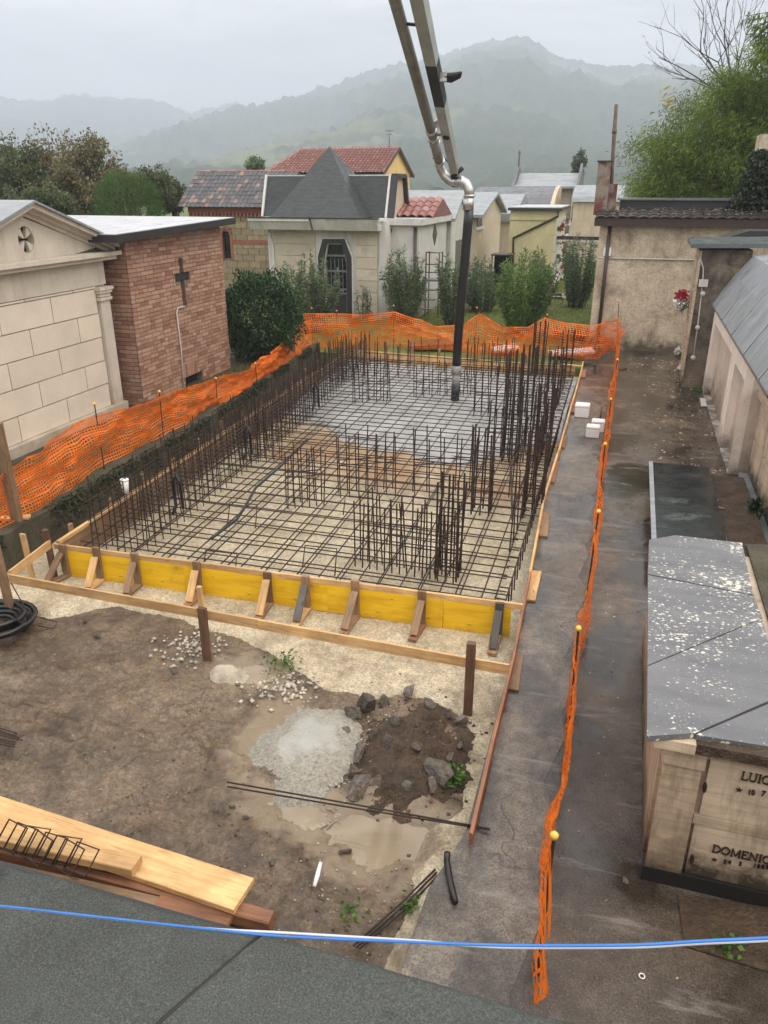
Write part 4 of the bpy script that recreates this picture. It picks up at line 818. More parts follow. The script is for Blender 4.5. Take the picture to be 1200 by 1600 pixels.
# ================================================================ OCHRE CHURCH ROOF (farther)
te = thing('ochre_church', 'ochre church with red tiled roof rising above the slate pyramid', 'building', (-14, 41, 0))
bx('wall', 'churchy', te, -17.9, -11.9, 38.4, 43.5, 0, 4.55)
e0, e1, zE, zR = -18.1, -11.75, 4.55, 5.8
MB().prism([(-11.9, 38.4, zE), (-11.9, 43.6, zE), (-11.9, 41, zR-.08)], (-.3, 0, 0)).build('gable', 'churchy', te)
m = MB(); nt = 34; L = math.hypot(2.8, zR-zE); nv = 15
for j in range(nv):
    f0, f1 = j/nv, (j+1.12)/nv
    for i in range(nt):
        xa = -18.1+.55*(1-0)*0+i*(e1+18.1)/nt; w = (e1+18.1)/nt
        left = -18.1+1.0*f0
        if xa < left-.1: continue
        P = []
        for f, dz in ((f0, .05), (f1, .012)):
            for k in range(4): P.append((xa+w*k/3, 38.2+2.8*f, zE+(zR-zE)*f+dz+.05*math.sin(math.pi*k/3)))
        m.add(P, [(k, k+1, 5+k, 4+k) for k in range(3)]+[(0, 4, 4, 0)][:0])
m.build('roof_tiles', 'tiler', te, kind='stuff')
MB().hexa([(-18.0, 38.25, zE-.12), (-11.8, 38.25, zE-.12), (-11.8, 41, zR-.14), (-17.0, 41, zR-.14), (-18.0, 38.25, zE), (-11.8, 38.25, zE), (-11.8, 41, zR-.03), (-17.0, 41, zR-.03)]).build('roof', 'fascia', te)
MB().hexa([(-18.0, 43.8, zE-.12), (-17.0, 41.01, zR-.14), (-11.8, 41.01, zR-.14), (-11.8, 43.8, zE-.12), (-18.0, 43.8, zE), (-17.0, 41.01, zR-.03), (-11.8, 41.01, zR-.03), (-11.8, 43.8, zE)]).build('roof_back', 'tiler', te)
MB().prism([(-11.72, 38.15, zE-.02), (-11.72, 41, zR+.02), (-11.72, 41, zR-.12), (-11.72, 38.15, zE-.14)], (-.1, 0, 0)).build('verge_board', 'drain', te)
MB().prism([(-11.72, 43.85, zE-.02), (-11.72, 41, zR+.02), (-11.72, 41, zR-.12), (-11.72, 43.85, zE-.14)], (-.1, 0, 0)).build('verge_board', 'drain', te)
MB().tube([(-12.3, 41, zR), (-12.3, 41, zR+1.05)], .02, 6).box(-12.5, -12.1, 40.98, 41.02, zR+.72, zR+.76).box(-12.45, -12.15, 40.98, 41.02, zR+.56, zR+.59).build('iron_cross', 'steel', te)
# ================================================================ WHITE CHAPEL WITH SLATE PYRAMID
YD = 24.4; td = thing('slate_pyramid_chapel', 'white stone clad chapel with black slate pyramid roof and coffin shaped door', 'building', (-9.4, 26, 0))
dl, dr = -11.45, -7.42
do = [(aty(502, 500, YD)[0], 0), (aty(502, 500, YD)[0], aty(503, 400, YD)[2]), (aty(506, 372, YD)[0], aty(506, 373, YD)[2]), (aty(540, 372, YD)[0], aty(540, 373, YD)[2]), (aty(551, 400, YD)[0], aty(551, 402, YD)[2]), (aty(552, 500, YD)[0], 0)]
dx0, dx1, dzt = do[0][0], do[-1][0], do[2][1]
m = MB(); holed(m, 'y', YD, YD+.3, dl, dr, -.2, 2.98, [(dx0+.1, dx1-.1, -.2, dzt-.1)]); m.box(dl, dr, YD+.3, YD+4.2, -.2, 2.98); m.build('wall', 'white', td)
for r_ in range(8):   # stone cladding in wide courses, broken by the door
    z0, z1 = .12+.36*r_, .12+.36*(r_+1)-.02
    for a, b in ((dl+.22, dx0-.12), (dx1+.14, dr-.28)): block('cladding_slab', ((a+b)/2, YD-.012, (z0+z1)/2), (b-a, .03, z1-z0), 'slabst', td)
MB().prism([(dl, YD-.001, -.2), (dl+.2, YD-.001, -.2), (dl+.2, YD-.001, 2.2), (dl, YD-.001, 2.9)], (0, -.04, 0)).build('corner_pier', 'white', td); bx('corner_pier', 'white', td, dr-.2, dr-.002, YD-.05, YD-.001, -.2, 2.9)
def ring(poly_o, poly_i, y0, y1):
    n = len(poly_o); V = [(x, y, z) for y in (y0, y1) for P in (poly_o, poly_i) for x, z in P]; Fs = []
    for i in range(n-1): Fs += [(i, i+1, n+i+1, n+i), (2*n+i+1, 2*n+i, 3*n+i, 3*n+i+1), (i+1, i, 2*n+i, 2*n+i+1), (n+i, n+i+1, 3*n+i+1, 3*n+i)]
    return MB().add(V, Fs)
cx_ = (dx0+dx1)/2; sh = lambda k: [(cx_+(x-cx_)*k, (z*1. if z == 0 else z-(1-k)*.45)) for x, z in do]
ring(do, sh(.70), YD-.12, YD+.1).build('door_surround', 'fascia', td); ring(sh(1.06), do, YD-.10, YD).build('surround_edge', 'marble', td); ring(sh(.70), sh(.63), YD-.02, YD+.06).build('door_frame', 'marble', td)
inn = sh(.64); dg_ = MB().prism([(x, YD+.12, z) for x, z in inn], (0, .02, 0)).build('door', 'glass', td)
for k in range(4): x = cx_-.2+k*.135; bx('door_bar', 'steel', dg_, x-.012, x+.012, YD+.07, YD+.095, .75, 1.85)
for z in (.72, .85, 1.42, 1.9): bx('door_rail', 'steel', dg_, dx0+.16, dx1-.16, YD+.06, YD+.1, z, z+.06)
bx('door_panel', 'fascia', dg_, dx0+.16, dx1-.16, YD+.07, YD+.1, .0, .7)
g0, g1 = -11.85, -7.5
m = MB(); m.box(g0, -9.75, YD-.62, YD+4.4, 2.98, 3.06); m.build('gutter_slab', 'white', td)
MB().prism([(g0, YD-.62, 3.06), (g0, YD-.45, 2.72), (g0, YD-.1, 2.72), (g0, YD-.1, 3.06)], (2.1, 0, 0)).build('gutter', 'white', td); MB().prism([(-9.68, YD-.62, 3.06), (-9.68, YD-.45, 2.72), (-9.68, YD-.1, 2.72), (-9.68, YD-.1, 3.06)], (2.15, 0, 0)).build('gutter', 'white', td)
bx('gutter_lip', 'slate', td, g0-.02, g1+.05, YD-.64, YD-.58, 3.062, 3.10); bx('gutter_slab', 'white', td, -9.7, g1, YD-.57, YD+4.4, 2.985, 3.055)
rz0, rz1, ry = 3.07, 4.30, YD+1.55
MB().prism([(-11.95, YD+.75, rz0), (-11.95, ry-.3, rz1), (-11.95, ry+.5, rz1), (-11.95, YD+3.6, rz0)], (4.35, 0, 0)).build('main_roof', 'slate', td)
pa = (-9.72, YD+1.3, 5.18); ba = [(-11.15, YD-.45, rz0+.01), (-8.1, YD-.45, rz0+.01), (-8.1, YD+3.05, rz0+.01), (-11.15, YD+3.05, rz0+.01)]
MB().add(ba+[pa], [(0, 1, 4), (1, 2, 4), (2, 3, 4), (3, 0, 4), (3, 2, 1, 0)]).build('pyramid_roof', 'slate', td)
for x in (-12.0, -7.68): MB().prism([(x, YD+.69, rz0), (x, ry-.36, rz1+.05), (x, ry-.26, rz1+.05), (x, YD+.79, rz0)], (.07, 0, 0)).build('roof_flashing', 'marble', td)
bx('ridge_flashing', 'marble', td, -11.94, -7.62, ry-.3, ry+.5, rz1+.002, rz1+.035)
gq = [(YD+.62, 2.62), (ry-.33, rz1), (ry+.75, rz1), (ry+1.3, 2.62)]
MB().prism([(-7.6, a, b) for a, b in gq], (.06, 0, 0)).build('gable_panel', 'tan', td)
for a, b in ((0, 1), (1, 2), (2, 3)):
    P0, P1 = np.array(gq[a]), np.array(gq[b]); dd_ = (P1-P0)/np.linalg.norm(P1-P0); nn_ = np.array([-dd_[1], dd_[0]])*.13
    MB().prism([(-7.6, *(P0-nn_*.5)), (-7.6, *(P1-nn_*.5)), (-7.6, *(P1+nn_*.5)), (-7.6, *(P0+nn_*.5))], (.2, 0, 0)).build('gable_frame', 'fascia', td)
# ================================================================ WHITE TOMB WITH RED TILES, further chapels on the same side
XF = -6.5; tf = thing('white_tomb_house', 'white rendered tomb house with red curved tiles and diamond window', 'building', (-7.5, 27, 0))
yf0, yf1 = 25.0, 28.9; dm = atx(679, 366, XF)
bx('wall', 'white', tf, -10, XF, yf0, yf1, -.2, 2.86)
MB().prism([(XF+.004, dm[1]-.3, dm[2]), (XF+.004, dm[1], dm[2]-.36), (XF+.004, dm[1]+.3, dm[2]), (XF+.004, dm[1], dm[2]+.36)], (.02, 0, 0)).build('diamond_window', 'glass', tf)
bx('cornice', 'white', tf, -10, XF+.16, yf0-.18, yf1+.05, 2.862, 3.02); bx('flat_roof', 'rooflight', tf, -10, XF+.14, yf0-.16, yf1+.05, 3.022, 3.05)
MB().tube([(XF-.12, yf0-.05, 0), (XF-.12, yf0-.05, 2.8)], .05, 8).build('drainpipe', 'drain', tf)
MB().prism([(-9.9, 26.1, 3.06), (-9.9, 27.6, 3.62), (-9.9, 29.1, 3.06)], (3.55, 0, 0)).build('tile_roof', 'tiler', tf)
mf = tile_mesh('tiler', .27, .42, .075); tiled_slope(tf, mf, (-9.9, 26.0, 3.06), (1, 0, 0), (0, 1.5, .56), 13, 4, .275, .38)
tf2 = thing('white_gable_tomb', 'narrow white gabled tomb just behind the hanging hose', 'building', (-7.4, 30.6, 0))
MB().prism([(XF+.1, 29.2, -.2), (XF+.1, 32.0, -.2), (XF+.1, 32., 2.9), (XF+.1, 30.6, 3.7), (XF+.1, 29.2, 2.9)], (-3, 0, 0)).build('wall', 'white', tf2)
for s in (-1, 1): MB().prism([(XF+.3, 30.6+s*1.65, 2.82), (XF+.3, 30.6, 3.76), (XF+.3, 30.6, 3.86), (XF+.3, 30.6+s*1.65, 2.92)], (-3.4, 0, 0)).build('roof_slab', 'zinc', tf2)
bx('door', 'steel', tf2, XF+.1, XF+.13, 30.1, 31.1, 0, 2.1)
tg = thing('tan_gable_tomb', 'tan gabled tomb house with small square window', 'building', (-7.4, 38, 0))
MB().prism([(XF, 35.2, -.2), (XF, 41.2, -.2), (XF, 41.2, 2.85), (XF, 38.6, 3.58), (XF, 35.2, 2.85)], (-3, 0, 0)).build('wall', 'tan', tg)
wg0, wg1 = atx(746, 355, XF), atx(753, 337, XF); bx('window_pane', 'glass', tg, XF, XF+.03, wg0[1], wg1[1], wg0[2], wg1[2]); bx('window_sill', 'marble', tg, XF, XF+.1, wg0[1]-.2, wg1[1]+.2, wg0[2]-.1, wg0[2]-.002)
for s, yy in ((-1, 34.8), (1, 41.6)): MB().prism([(XF+.25, yy, 2.75), (XF+.25, 38.6, 3.62), (XF+.25, 38.6, 3.74), (XF+.25, yy, 2.87)], (-3.6, 0, 0)).build('roof_slab', 'zinc', tg)
tg2 = thing('grey_gable_tomb', 'pale tomb with grey gable slab and white lower walls beside the tan one', 'building', (-7.2, 45, 0))
bx('wall', 'tan', tg2, -9.5, XF+.3, 42.4, 48.5, -.2, 2.3); bx('white_base', 'white', tg2, XF+.302, XF+.34, 42.5, 48.4, -.2, 1.1)
MB().prism([(XF+.6, 42.2, 2.3), (XF+.6, 48.7, 2.3), (XF+.6, 48.7, 2.7), (XF+.6, 45.4, 3.6), (XF+.6, 42.2, 2.7)], (-3.3, 0, 0)).build('gable_slab', 'zinc', tg2)
ti = thing('yellow_columbarium', 'pale yellow columbarium with slanting drainpipe and flower covered front', 'building', (-3.8, 34.5, 0))
bx('wall', 'yellowst', ti, -4.83, -3.02, 33, 37.5, -.2, 3.1); bx('roof_slab', 'fascia', ti, -4.92, -2.82, 32.85, 37.6, 3.102, 3.2); bx('roof_sheet', 'rooflight', ti, -4.88, -2.86, 32.9, 37.5, 3.202, 3.235)
bx('string_course', 'yellowst', ti, -4.85, -3.0, 32.96, 33.0, 2.75, 2.82)
dp = [aty(872, 330, 32.95), aty(872, 338, 32.95), aty(802, 372, 32.95), aty(801, 430, 32.95)]; MB().tube(dp, .045, 8).build('drainpipe', 'drain', ti)
for r_ in range(4):
    for c in range(5): block('niche_slab', (-3.0, 33.4+c*.85, .55+r_*.66), (.05, .76, .58), 'marble', ti)
fl = thing('niche_flowers', 'pots of red and white flowers on the yellow columbarium front', 'flowers', (-2.9, 35, .4))
for k in range(42):
    p = np.array((-2.88+random.uniform(-.06, .06), random.uniform(33.2, 37.3), random.choice([.45, 1.1, 1.76, 2.4])+random.uniform(-.05, .22)))
    put('bloom', *leaves(p+sph(26)*.03, sph(26), .13, .09), MT[random.choice(['red', 'petal', 'petal', 'olean'])], fl)
th = thing('vaulted_chapel', 'chapel with broad weathered barrel vault roof in the background', 'building', (-6.6, 45, 0))
m = MB(); xs0, xs1 = -9.2, -4.6
for k in range(12):
    a0, a1 = math.pi*.5*k/12, math.pi*.5*(k+1)/12
    m.quad((xs0, 50-5.2*math.cos(a0), 1.2+2.75*math.sin(a0)), (xs1, 50-5.2*math.cos(a0), 1.2+2.75*math.sin(a0)), (xs1, 50-5.2*math.cos(a1), 1.2+2.75*math.sin(a1)), (xs0, 50-5.2*math.cos(a1), 1.2+2.75*math.sin(a1)))
m.build('vault_roof', 'curved', th); bx('wall', 'tan', th, xs0+.1, xs1-.1, 45.2, 50.5, -.2, 1.2)
MB().prism([(xs1+.02, 50-5.3*math.cos(math.pi*.5*k/10), 1.2+2.85*math.sin(math.pi*.5*k/10)) for k in range(11)]+[(xs1+.02, 50, -.2), (xs1+.02, 44.7, -.2)], (.2, 0, 0)).build('gable_wall', 'tan', th)
tj = thing('swept_roof_chapel', 'tall banded stone chapel with swept metal roof and spire', 'building', (-5, 53, 0))
bx('wall', 'tan', tj, -6.9, -3.95, 51.5, 56, -.2, 3.95)
for k in range(6): bx('stone_band', 'slabst', tj, -4.95, -3.93, 51.46, 51.5, .9+k*.5, .9+k*.5+.46)
for k in range(5): bx('stone_band', 'slabst', tj, -3.95, -3.91, 51.7, 55.8, .9+k*.6, .9+k*.6+.55)
bx('side_window', 'glass', tj, -3.91, -3.88, 53.2, 54.2, 1.9, 3.2)
sw_ = [(51.0, 3.98), (51.9, 4.05), (52.8, 4.25), (53.6, 4.75), (53.6, 4.6), (52.8, 4.1), (51.9, 3.93), (51.0, 3.86)]
MB().prism([(-7.4, a, b) for a, b in sw_], (3.75, 0, 0)).build('swept_roof', 'zinc', tj); MB().prism([(-7.4, 107.2-a, b) for a, b in sw_], (3.75, 0, 0)).build('swept_roof', 'zinc', tj)
MB().prism([(-3.66, 51.0, 3.85), (-3.66, 53.6, 5.3), (-3.66, 56.2, 3.85)], (.14, 0, 0)).build('gable_wall', 'curved', tj); MB().prism([(-7.55, 51.2, 3.85), (-7.55, 53.6, 5.2), (-7.55, 56, 3.85)], (.14, 0, 0)).build('gable_wall', 'curved', tj)
MB().tube([(-7.5, 53.6, 5.1), (-7.5, 53.6, 5.8), (-7.5, 53.6, 5.9), (-7.5, 53.6, 6.4)], [.05, .04, .09, .02], 8).build('spire', 'steel', tj)
tk = thing('distant_stone_tomb', 'plain stone tomb with pale vaulted roof left of the red chimney', 'building', (-2.4, 48, 0))
bx('wall', 'tan', tk, -3.4, -.9, 47, 52, -.2, 3.2); MB().prism([(-3.5, 46.8+2.7*(1-math.cos(math.pi*k/10)), 3.2+.85*math.sin(math.pi*k/10)) for k in range(11)], (2.7, 0, 0)).build('vault_roof', 'zinc', tk)
bmx = thing('roof_beam', 'dark beam spanning from the columbarium to the rough rendered building', 'beam', (-1.8, 33.5, 2.0)); bx('beam', 'drain', bmx, -2.95, -.3, 33.3, 33.5, 2.02, 2.15); bx('beam_edge', 'marble', bmx, -2.95, -.3, 33.28, 33.52, 1.96, 2.018)
# small details in the cemetery lawn
tl = thing('wheeled_step_ladder', 'galvanised step ladder with guard rails standing by the white tomb', 'ladder', (-5.9, 25.6, 0))
lb = aty(676, 500, 25.6); px_ = lb[0]
zp = aty(676, 437, 25.6)[2]; zt_ = aty(676, 394, 25.6)[2]
for dx in (-.22, .22):
    for dy in (-.2, .25): MB().tube([(px_+dx, 25.6+dy, 0), (px_+dx, 25.6+dy, zp)], .022, 6).build('leg', 'steel', tl)
    MB().tube([(px_+dx, 25.4, zp), (px_+dx, 25.4, zt_), (px_+dx, 25.85, zt_), (px_+dx, 25.85, zp)], .02, 6).build('handrail', 'drain', tl)
for z in (zp+.25, zp+.5, zt_): MB().tube([(px_-.22, 25.4, z), (px_+.22, 25.4, z)], .016, 6).build('guard_bar', 'drain', tl)
bx('platform', 'steel', tl, px_-.25, px_+.25, 25.35, 25.9, zp-.03, zp+.02)
for k in range(3): bx('step', 'steel', tl, px_-.22, px_+.22, 25.05-k*.12, 25.3-k*.12, zp*(.75-.25*k), zp*(.75-.25*k)+.03)
lad = thing('leaning_ladder', 'pale wooden ladder leaning on the flank of the slate pyramid chapel', 'ladder', (-7.1, 25.5, 0))
for dy in (0, .35): MB().tube([(-6.9, 25.2+dy, 1.2), (-7.38, 25.2+dy, 2.75)], .025, 6).build('side_rail', 'pvc', lad)
for k in range(5): f = .1+k*.2; MB().tube([(-6.9-.48*f, 25.2, 1.2+1.55*f), (-6.9-.48*f, 25.55, 1.2+1.55*f)], .018, 6).build('rung', 'pvc', lad)
hut = thing('glass_lantern_shrine', 'low dark framed glass case among the shrubs before the columbarium', 'shrine', (-5.0, 32, 0))
q0, q1 = aty(768, 425, 31.5), aty(798, 400, 31.5)
for x in (q0[0], q1[0]):
    for y in (31.5, 32.3): bx('post', 'drain', hut, x-.02, x+.02, y-.02, y+.02, 0, q1[2])
bx('top_frame', 'drain', hut, q0[0]-.05, q1[0]+.05, 31.45, 32.35, q1[2], q1[2]+.05); bx('pane', 'glass', hut, q0[0]+.02, q1[0]-.02, 31.9, 31.92, .0, q1[2])
for i, (a, b, n_) in enumerate([(850, 470, 3), (880, 462, 3)]):
    pass
for a, b, w, l in [(850, 467, 1.4, 'long kerb edging a grave plot in the lawn'), (845, 437, 1.6, 'grave kerb at the foot of the yellow columbarium')]:
    p = G(a, b, 0); k = thing('grave_kerb', l, 'grave', (p[0]+w/2, p[1], 0)); bx('kerb', 'moss', k, p[0], p[0]+w, p[1], p[1]+.14, -.02, .09); bx('kerb_back', 'moss', k, p[0], p[0]+w, p[1]+.75, p[1]+.9, -.02, .12); bx('grave_slab', 'marble', k, p[0]+.1, p[0]+w*.4, p[1]+.2, p[1]+.6, -.02, .05)
    put('bloom', *leaves(np.array((p[0]+w*.55, p[1]+.05, .12))+sph(60)*.07, sph(60), .08, .06), MT['petal'], k); put('red_bloom', *leaves(np.array((p[0]+w*.95, p[1]+.05, .14))+sph(60)*.08, sph(60), .08, .06), MT['red'], k)
# ================================================================ RIGHT: ROUGH RENDERED BUILDING
YK = 21.35; tk2 = thing('rough_rendered_building', 'brown rough rendered building with tiled roof and chimney at the walkway end', 'building', (1.2, 23, 0))
bx('wall', 'rough', tk2, -.80, 4.6, YK, 25, -.1, 3.18); bx('corner_pilaster', 'rough', tk2, -.84, -.62, YK-.03, YK-.001, -.1, 3.17)
bx('fascia_board', 'drain', tk2, -.98, 4.8, YK-.26, YK-.2, 3.08, 3.27); bx('soffit', 'drain', tk2, -.95, 4.8, YK-.2, YK+.1, 3.181, 3.22)
MB().tube([(-.60, YK-.07, 0), (-.60, YK-.07, 3.1)], .045, 8).build('drainpipe', 'drain', tk2)
MB().prism([(-.98, YK-.25, 3.25), (-.98, YK+1.0, 3.40), (-.98, YK+1.0, 3.2), (-.98, YK-.2, 3.2)], (5.7, 0, 0)).build('roof', 'drain', tk2)
mk = tile_mesh('tilek', .25, .42, .032); tiled_slope(tk2, mk, (-.97, YK-.3, 3.265), (1, 0, 0), (0, 1.25, .15), 19, 3, .255, .40)
bx('upper_parapet', 'fascia', tk2, -.45, 2.6, YK+1.1, YK+3, 3.4, 3.66); bx('upper_roof_sheet', 'lead', tk2, -.5, 2.68, YK+1.02, YK+3.1, 3.662, 3.70)
ch_ = aty(946, 253, 22.3); cm_ = bx('chimney', 'chim', tk2, ch_[0]-.17, ch_[0]+.15, 22.2, 22.55, 3.3, ch_[2]); bx('chimney_cap', 'fascia', cm_, ch_[0]-.20, ch_[0]+.18, 22.16, 22.6, ch_[2], ch_[2]+.03)
bx('low_chimney', 'chim', tk2, ch_[0]+.16, ch_[0]+.36, 22.3, 22.6, 3.3, 4.05)
fp = [aty(955, 300, 22.45), aty(957, 255, 22.45), aty(960, 205, 22.45), aty(963, 163, 22.45)]; MB().tube(fp, [.045, .045, .05, .042], 8).tube([np.array(fp[2])-(0, 0, .05), np.array(fp[2])+(0, 0, .05)], .062, 8).build('flue_pipe', 'rust', tk2)
MB().tube([aty(934, 403, YK-.03), aty(1090, 406, YK-.03)], .016, 6).build('wall_conduit', 'pvc', tk2); q = aty(949, 393, YK); bx('junction_box', 'foam', tk2, q[0]-.09, q[0]+.09, YK-.07, YK-.001, q[2]-.1, q[2]+.1)
m = MB()
for k in range(260): x = random.uniform(-.9, 3.4); f = random.random()**.7; m.add([(x+random.uniform(-.035, .035), YK-.3+1.25*f+random.uniform(-.03, .03), 3.33+.15*f+random.uniform(0, .02)) for _ in range(4)], [(0, 1, 2, 3)])
tag(m.build('fallen_leaves', 'fallen'), 'dead leaves scattered on the brown roof tiles', 'leaves', kind='stuff')
# columbarium block with flowers on its walkway side
tL = thing('flowered_columbarium', 'narrow grimy columbarium block with flowers and cables, under a green slab roof', 'building', (1.7, 19, 0))
bx('wall', 'grime', tL, 1.36, 2.3, 17.5, 18.5, -.1, 2.82); bx('slab_face', 'trav', tL, 1.31, 1.358, 17.46, 18.48, .1, 2.8)
for r_ in range(4):
    for c in range(1): block('niche_slab', (1.30, 17.95+c*.72, .45+r_*.64), (.03, .66, .58), 'trav', tL)
MB().hexa([(1.12, 17.2, 2.86), (2.9, 17.2, 2.90), (2.9, 18.9, 2.92), (1.12, 18.7, 2.90), (1.12, 17.2, 2.94), (2.9, 17.2, 2.98), (2.9, 18.9, 3.02), (1.12, 18.7, 2.99)]).build('roof_slab', 'lead', tL)
MB().prism([(1.75, 18.9, 2.93), (2.35, 18.9, 3.12), (3.4, 18.9, 3.12), (3.4, 18.9, 2.93)], (0, .9, 0)).build('roof_hood', 'fascia', tL)
cb = [aty(1094, 402, 17.46), aty(1099, 420, 17.46), aty(1098, 440, 17.46), aty(1096, 460, 17.46), aty(1090, 510, 17.46), aty(1083, 560, 17.46)]
MB().tube(cb, .013, 6).build('cable', 'pvc', tL); q = aty(1100, 442, 17.46); bx('junction_box', 'pvc', tL, q[0]-.1, q[0]+.07, 17.38, 17.459, q[2]-.07, q[2]+.07)
for a, b in ((1098, 459), (1090, 512), (1083, 559)): q = aty(a, b, 17.44); MB().tube([(q[0], 17.46, q[2]), (q[0], 17.42, q[2])], .05, 12).build('cable_clip', 'pvc', tL)
def bunch(label, p, r, mats, n=260):
    t = thing('flower_bunch', label, 'flowers', (p[0]+.1, p[1], p[2]-.12)); p = np.array(p)
    put('stalks', *leaves(p+(.02, 0, -.1)+sph(60)*r*.6, sph(60)+(0, 0, .5), .14, .03), MT['olean'], t); MB().tube([p+(.06, 0, -.2), p+(.06, 0, -.08)], [.03, .045], 8).build('vase', 'steel', t)
    for k, mm in enumerate(mats): put('blooms', *leaves(p+(0, 0, (k-.3)*r*.9)+sph(n)*RNG.uniform(.3, 1, (n, 1))*r*.75, sph(n), .07, .055), MT[mm], t)
bunch('big bunch of white and red flowers on the columbarium block', aty(1064, 470, 17.9), .17, ['petal', 'red']); bunch('small white flower pot low on the columbarium block', aty(1060, 548, 18.0), .09, ['petal'], 90); bunch('pale flowers in a dark vase near the foot of the columbarium block', aty(1063, 575, 17.7), .08, ['petal'], 90)
# pink plastered niches with zinc roof
XM = 1.76; tM = thing('pink_plaster_niches', 'pinkish plastered wall of tall niches under a curved zinc roof', 'building', (2.4, 14, 0))
m = MB(); holed(m, 'x', XM, XM+.13, 11.95, 17.35, -.1, 1.78, [(13.75, 16.9, .02, 1.46), (11.96, 13.2, .02, 1.42)]); m.build('wall', 'pink', tM)
bx('niche_back', 'pinkin', tM, XM+.131, XM+.5, 11.95, 17.35, -.1, 1.78)
rp_ = [(1.68, 1.80), (1.82, 2.06), (2.0, 2.36), (2.28, 2.74), (2.9, 2.86), (3.9, 2.92)]
m = MB(); n = len(rp_); V = [(x, y, z-d) for y in (9.6, 17.25) for d in (0, .035) for x, z in rp_]
Fs = []
for i in range(n-1): Fs += [(i, i+1, 2*n+i+1, 2*n+i), (n+i+1, n+i, 3*n+i, 3*n+i+1), (i, n+i, n+i+1, i+1), (2*n+i, 2*n+i+1, 3*n+i+1, 3*n+i)]
Fs += [(0, 2*n, 3*n, n)]; m.add(V, Fs); m.build('zinc_roof', 'zinc', tM)
for k in range(5):
    y = 10.3+k*1.6; MB().tube([(x-.004, y, z+.002) for x, z in rp_], .006, 5).build('standing_seam', 'zinc', tM)
bx('eaves_gutter', 'drain', tM, 1.69, 1.75, 9.6, 17.3, 1.74, 1.795)
tN = thing('travertine_loculi', 'pale travertine burial niches with cap at the right edge, mid distance', 'tomb', (2.7, 10.2, 0))
bx('body', 'trav', tN, 2.03, 3.5, 8.3, 11.9, -.05, 1.22); bx('cap', 'travp', tN, 1.96, 3.5, 8.2, 11.96, 1.221, 1.30)
for r_ in range(2):
    for c in range(4): block('niche_slab', (2.02, 8.75+c*.88, .36+r_*.56), (.03, .82, .5), 'travp', tN)
bx('plinth', 'zinc', tN, 1.9, 2.028, 8.3, 11.88, -.03, .06)
bunch('dark leafy pot plant standing at the foot of the travertine niches', (1.86, 9.95, .3), .12, ['ivy'], 120)
tS = thing('black_granite_slab', 'wet black granite tomb slab with grey rim beside the walkway', 'tomb', (1.0, 9.9, 0))
bx('base', 'trav', tS, .63, 1.36, 8.5, 11.2, -.05, .24); bx('slab', 'blackg', tS, .60, 1.40, 8.45, 11.25, .242, .30); bx('rim', 'zinc', tS, .585, .64, 8.44, 11.26, .301, .312)
tS2 = thing('brown_grave_bed', 'dark brown wet grave bed between the black slab and the travertine niches', 'grave', (1.65, 9.9, 0))
bx('bed', 'soil', tS2, 1.405, 1.88, 8.4, 11.25, -.05, .2); MB().tube([(1.43, 8.75, .215), (1.42, 9.15, .215)], .012, 6).tube([(1.45, 10.2, .215), (1.40, 10.05, .215), (1.43, 9.92, .215), (1.50, 9.9, .215)], .012, 6).tube([(1.42, 10.75, .215), (1.42, 11.1, .215)], .012, 6).build('metal_edging', 'zinc', tS2)
# foreground tomb with inscriptions
tO = thing('inscribed_tomb', 'low travertine tomb with inscribed slabs and spotted granite top, lower right', 'tomb', (1.2, 5.2, 0))
bx('body', 'trav', tO, .53, 2.6, 3.90, 6.55, -.05, 1.08); bx('left_panel', 'trav', tO, .505, .529, 4.0, 6.5, .08, 1.0)
bx('base_course', 'black', tO, .50, 2.6, 3.85, 3.899, -.02, .11)
bx('corner_pilaster', 'trav', tO, .515, .725, 3.855, 3.8995, .11, .93); bx('pilaster_capital', 'trav', tO, .50, .735, 3.835, 3.8995, .931, 1.06)
bx('frame_rail', 'trav', tO, .73, 2.5, 3.862, 3.8995, .515, .58); bx('top_rail', 'trav', tO, .737, 2.5, 3.862, 3.8995, 1.0, 1.06)
up_ = bx('upper_slab', 'travp', tO, .76, 2.0, 3.868, 3.8995, .585, .995); lo_ = bx('lower_slab', 'travp', tO, .745, 2.0, 3.868, 3.8995, .118, .51)
bx('eaves_stone', 'soil', tO, .66, 2.6, 3.80, 3.8995, 1.062, 1.13); bx('eaves_stone_left', 'travp', tO, .44, .659, 3.79, 3.8995, 1.064, 1.13)
def letters(txt, px, py, h, parent, name='numeral'):
    cu = bpy.data.curves.new('txt', 'FONT'); cu.body = txt; cu.size = h/.70; cu.extrude = .004; cu.offset = .0006
    o = bpy.data.objects.new('txt', cu); COL.objects.link(o); dg = bpy.context.evaluated_depsgraph_get(); me = bpy.data.meshes.new_from_object(o.evaluated_get(dg)); bpy.data.objects.remove(o)
    p = aty(px, py, 3.862); V = np.array([v.co for v in me.vertices]); W_ = np.stack([V[:, 0]*.8+p[0], 3.862-V[:, 2], V[:, 1]+p[2]], -1)-org(parent)
    for v, c in zip(me.vertices, W_): v.co = c
    me.materials.clear(); me.materials.append(MT['letter']); return link(name, me, parent, org(parent))
def arc(cx, cz, rx, rz, a0, a1, n=14): return [(cx+rx*math.cos(math.radians(a0+(a1-a0)*k/n)), cz+rz*math.sin(math.radians(a0+(a1-a0)*k/n))) for k in range(n+1)]
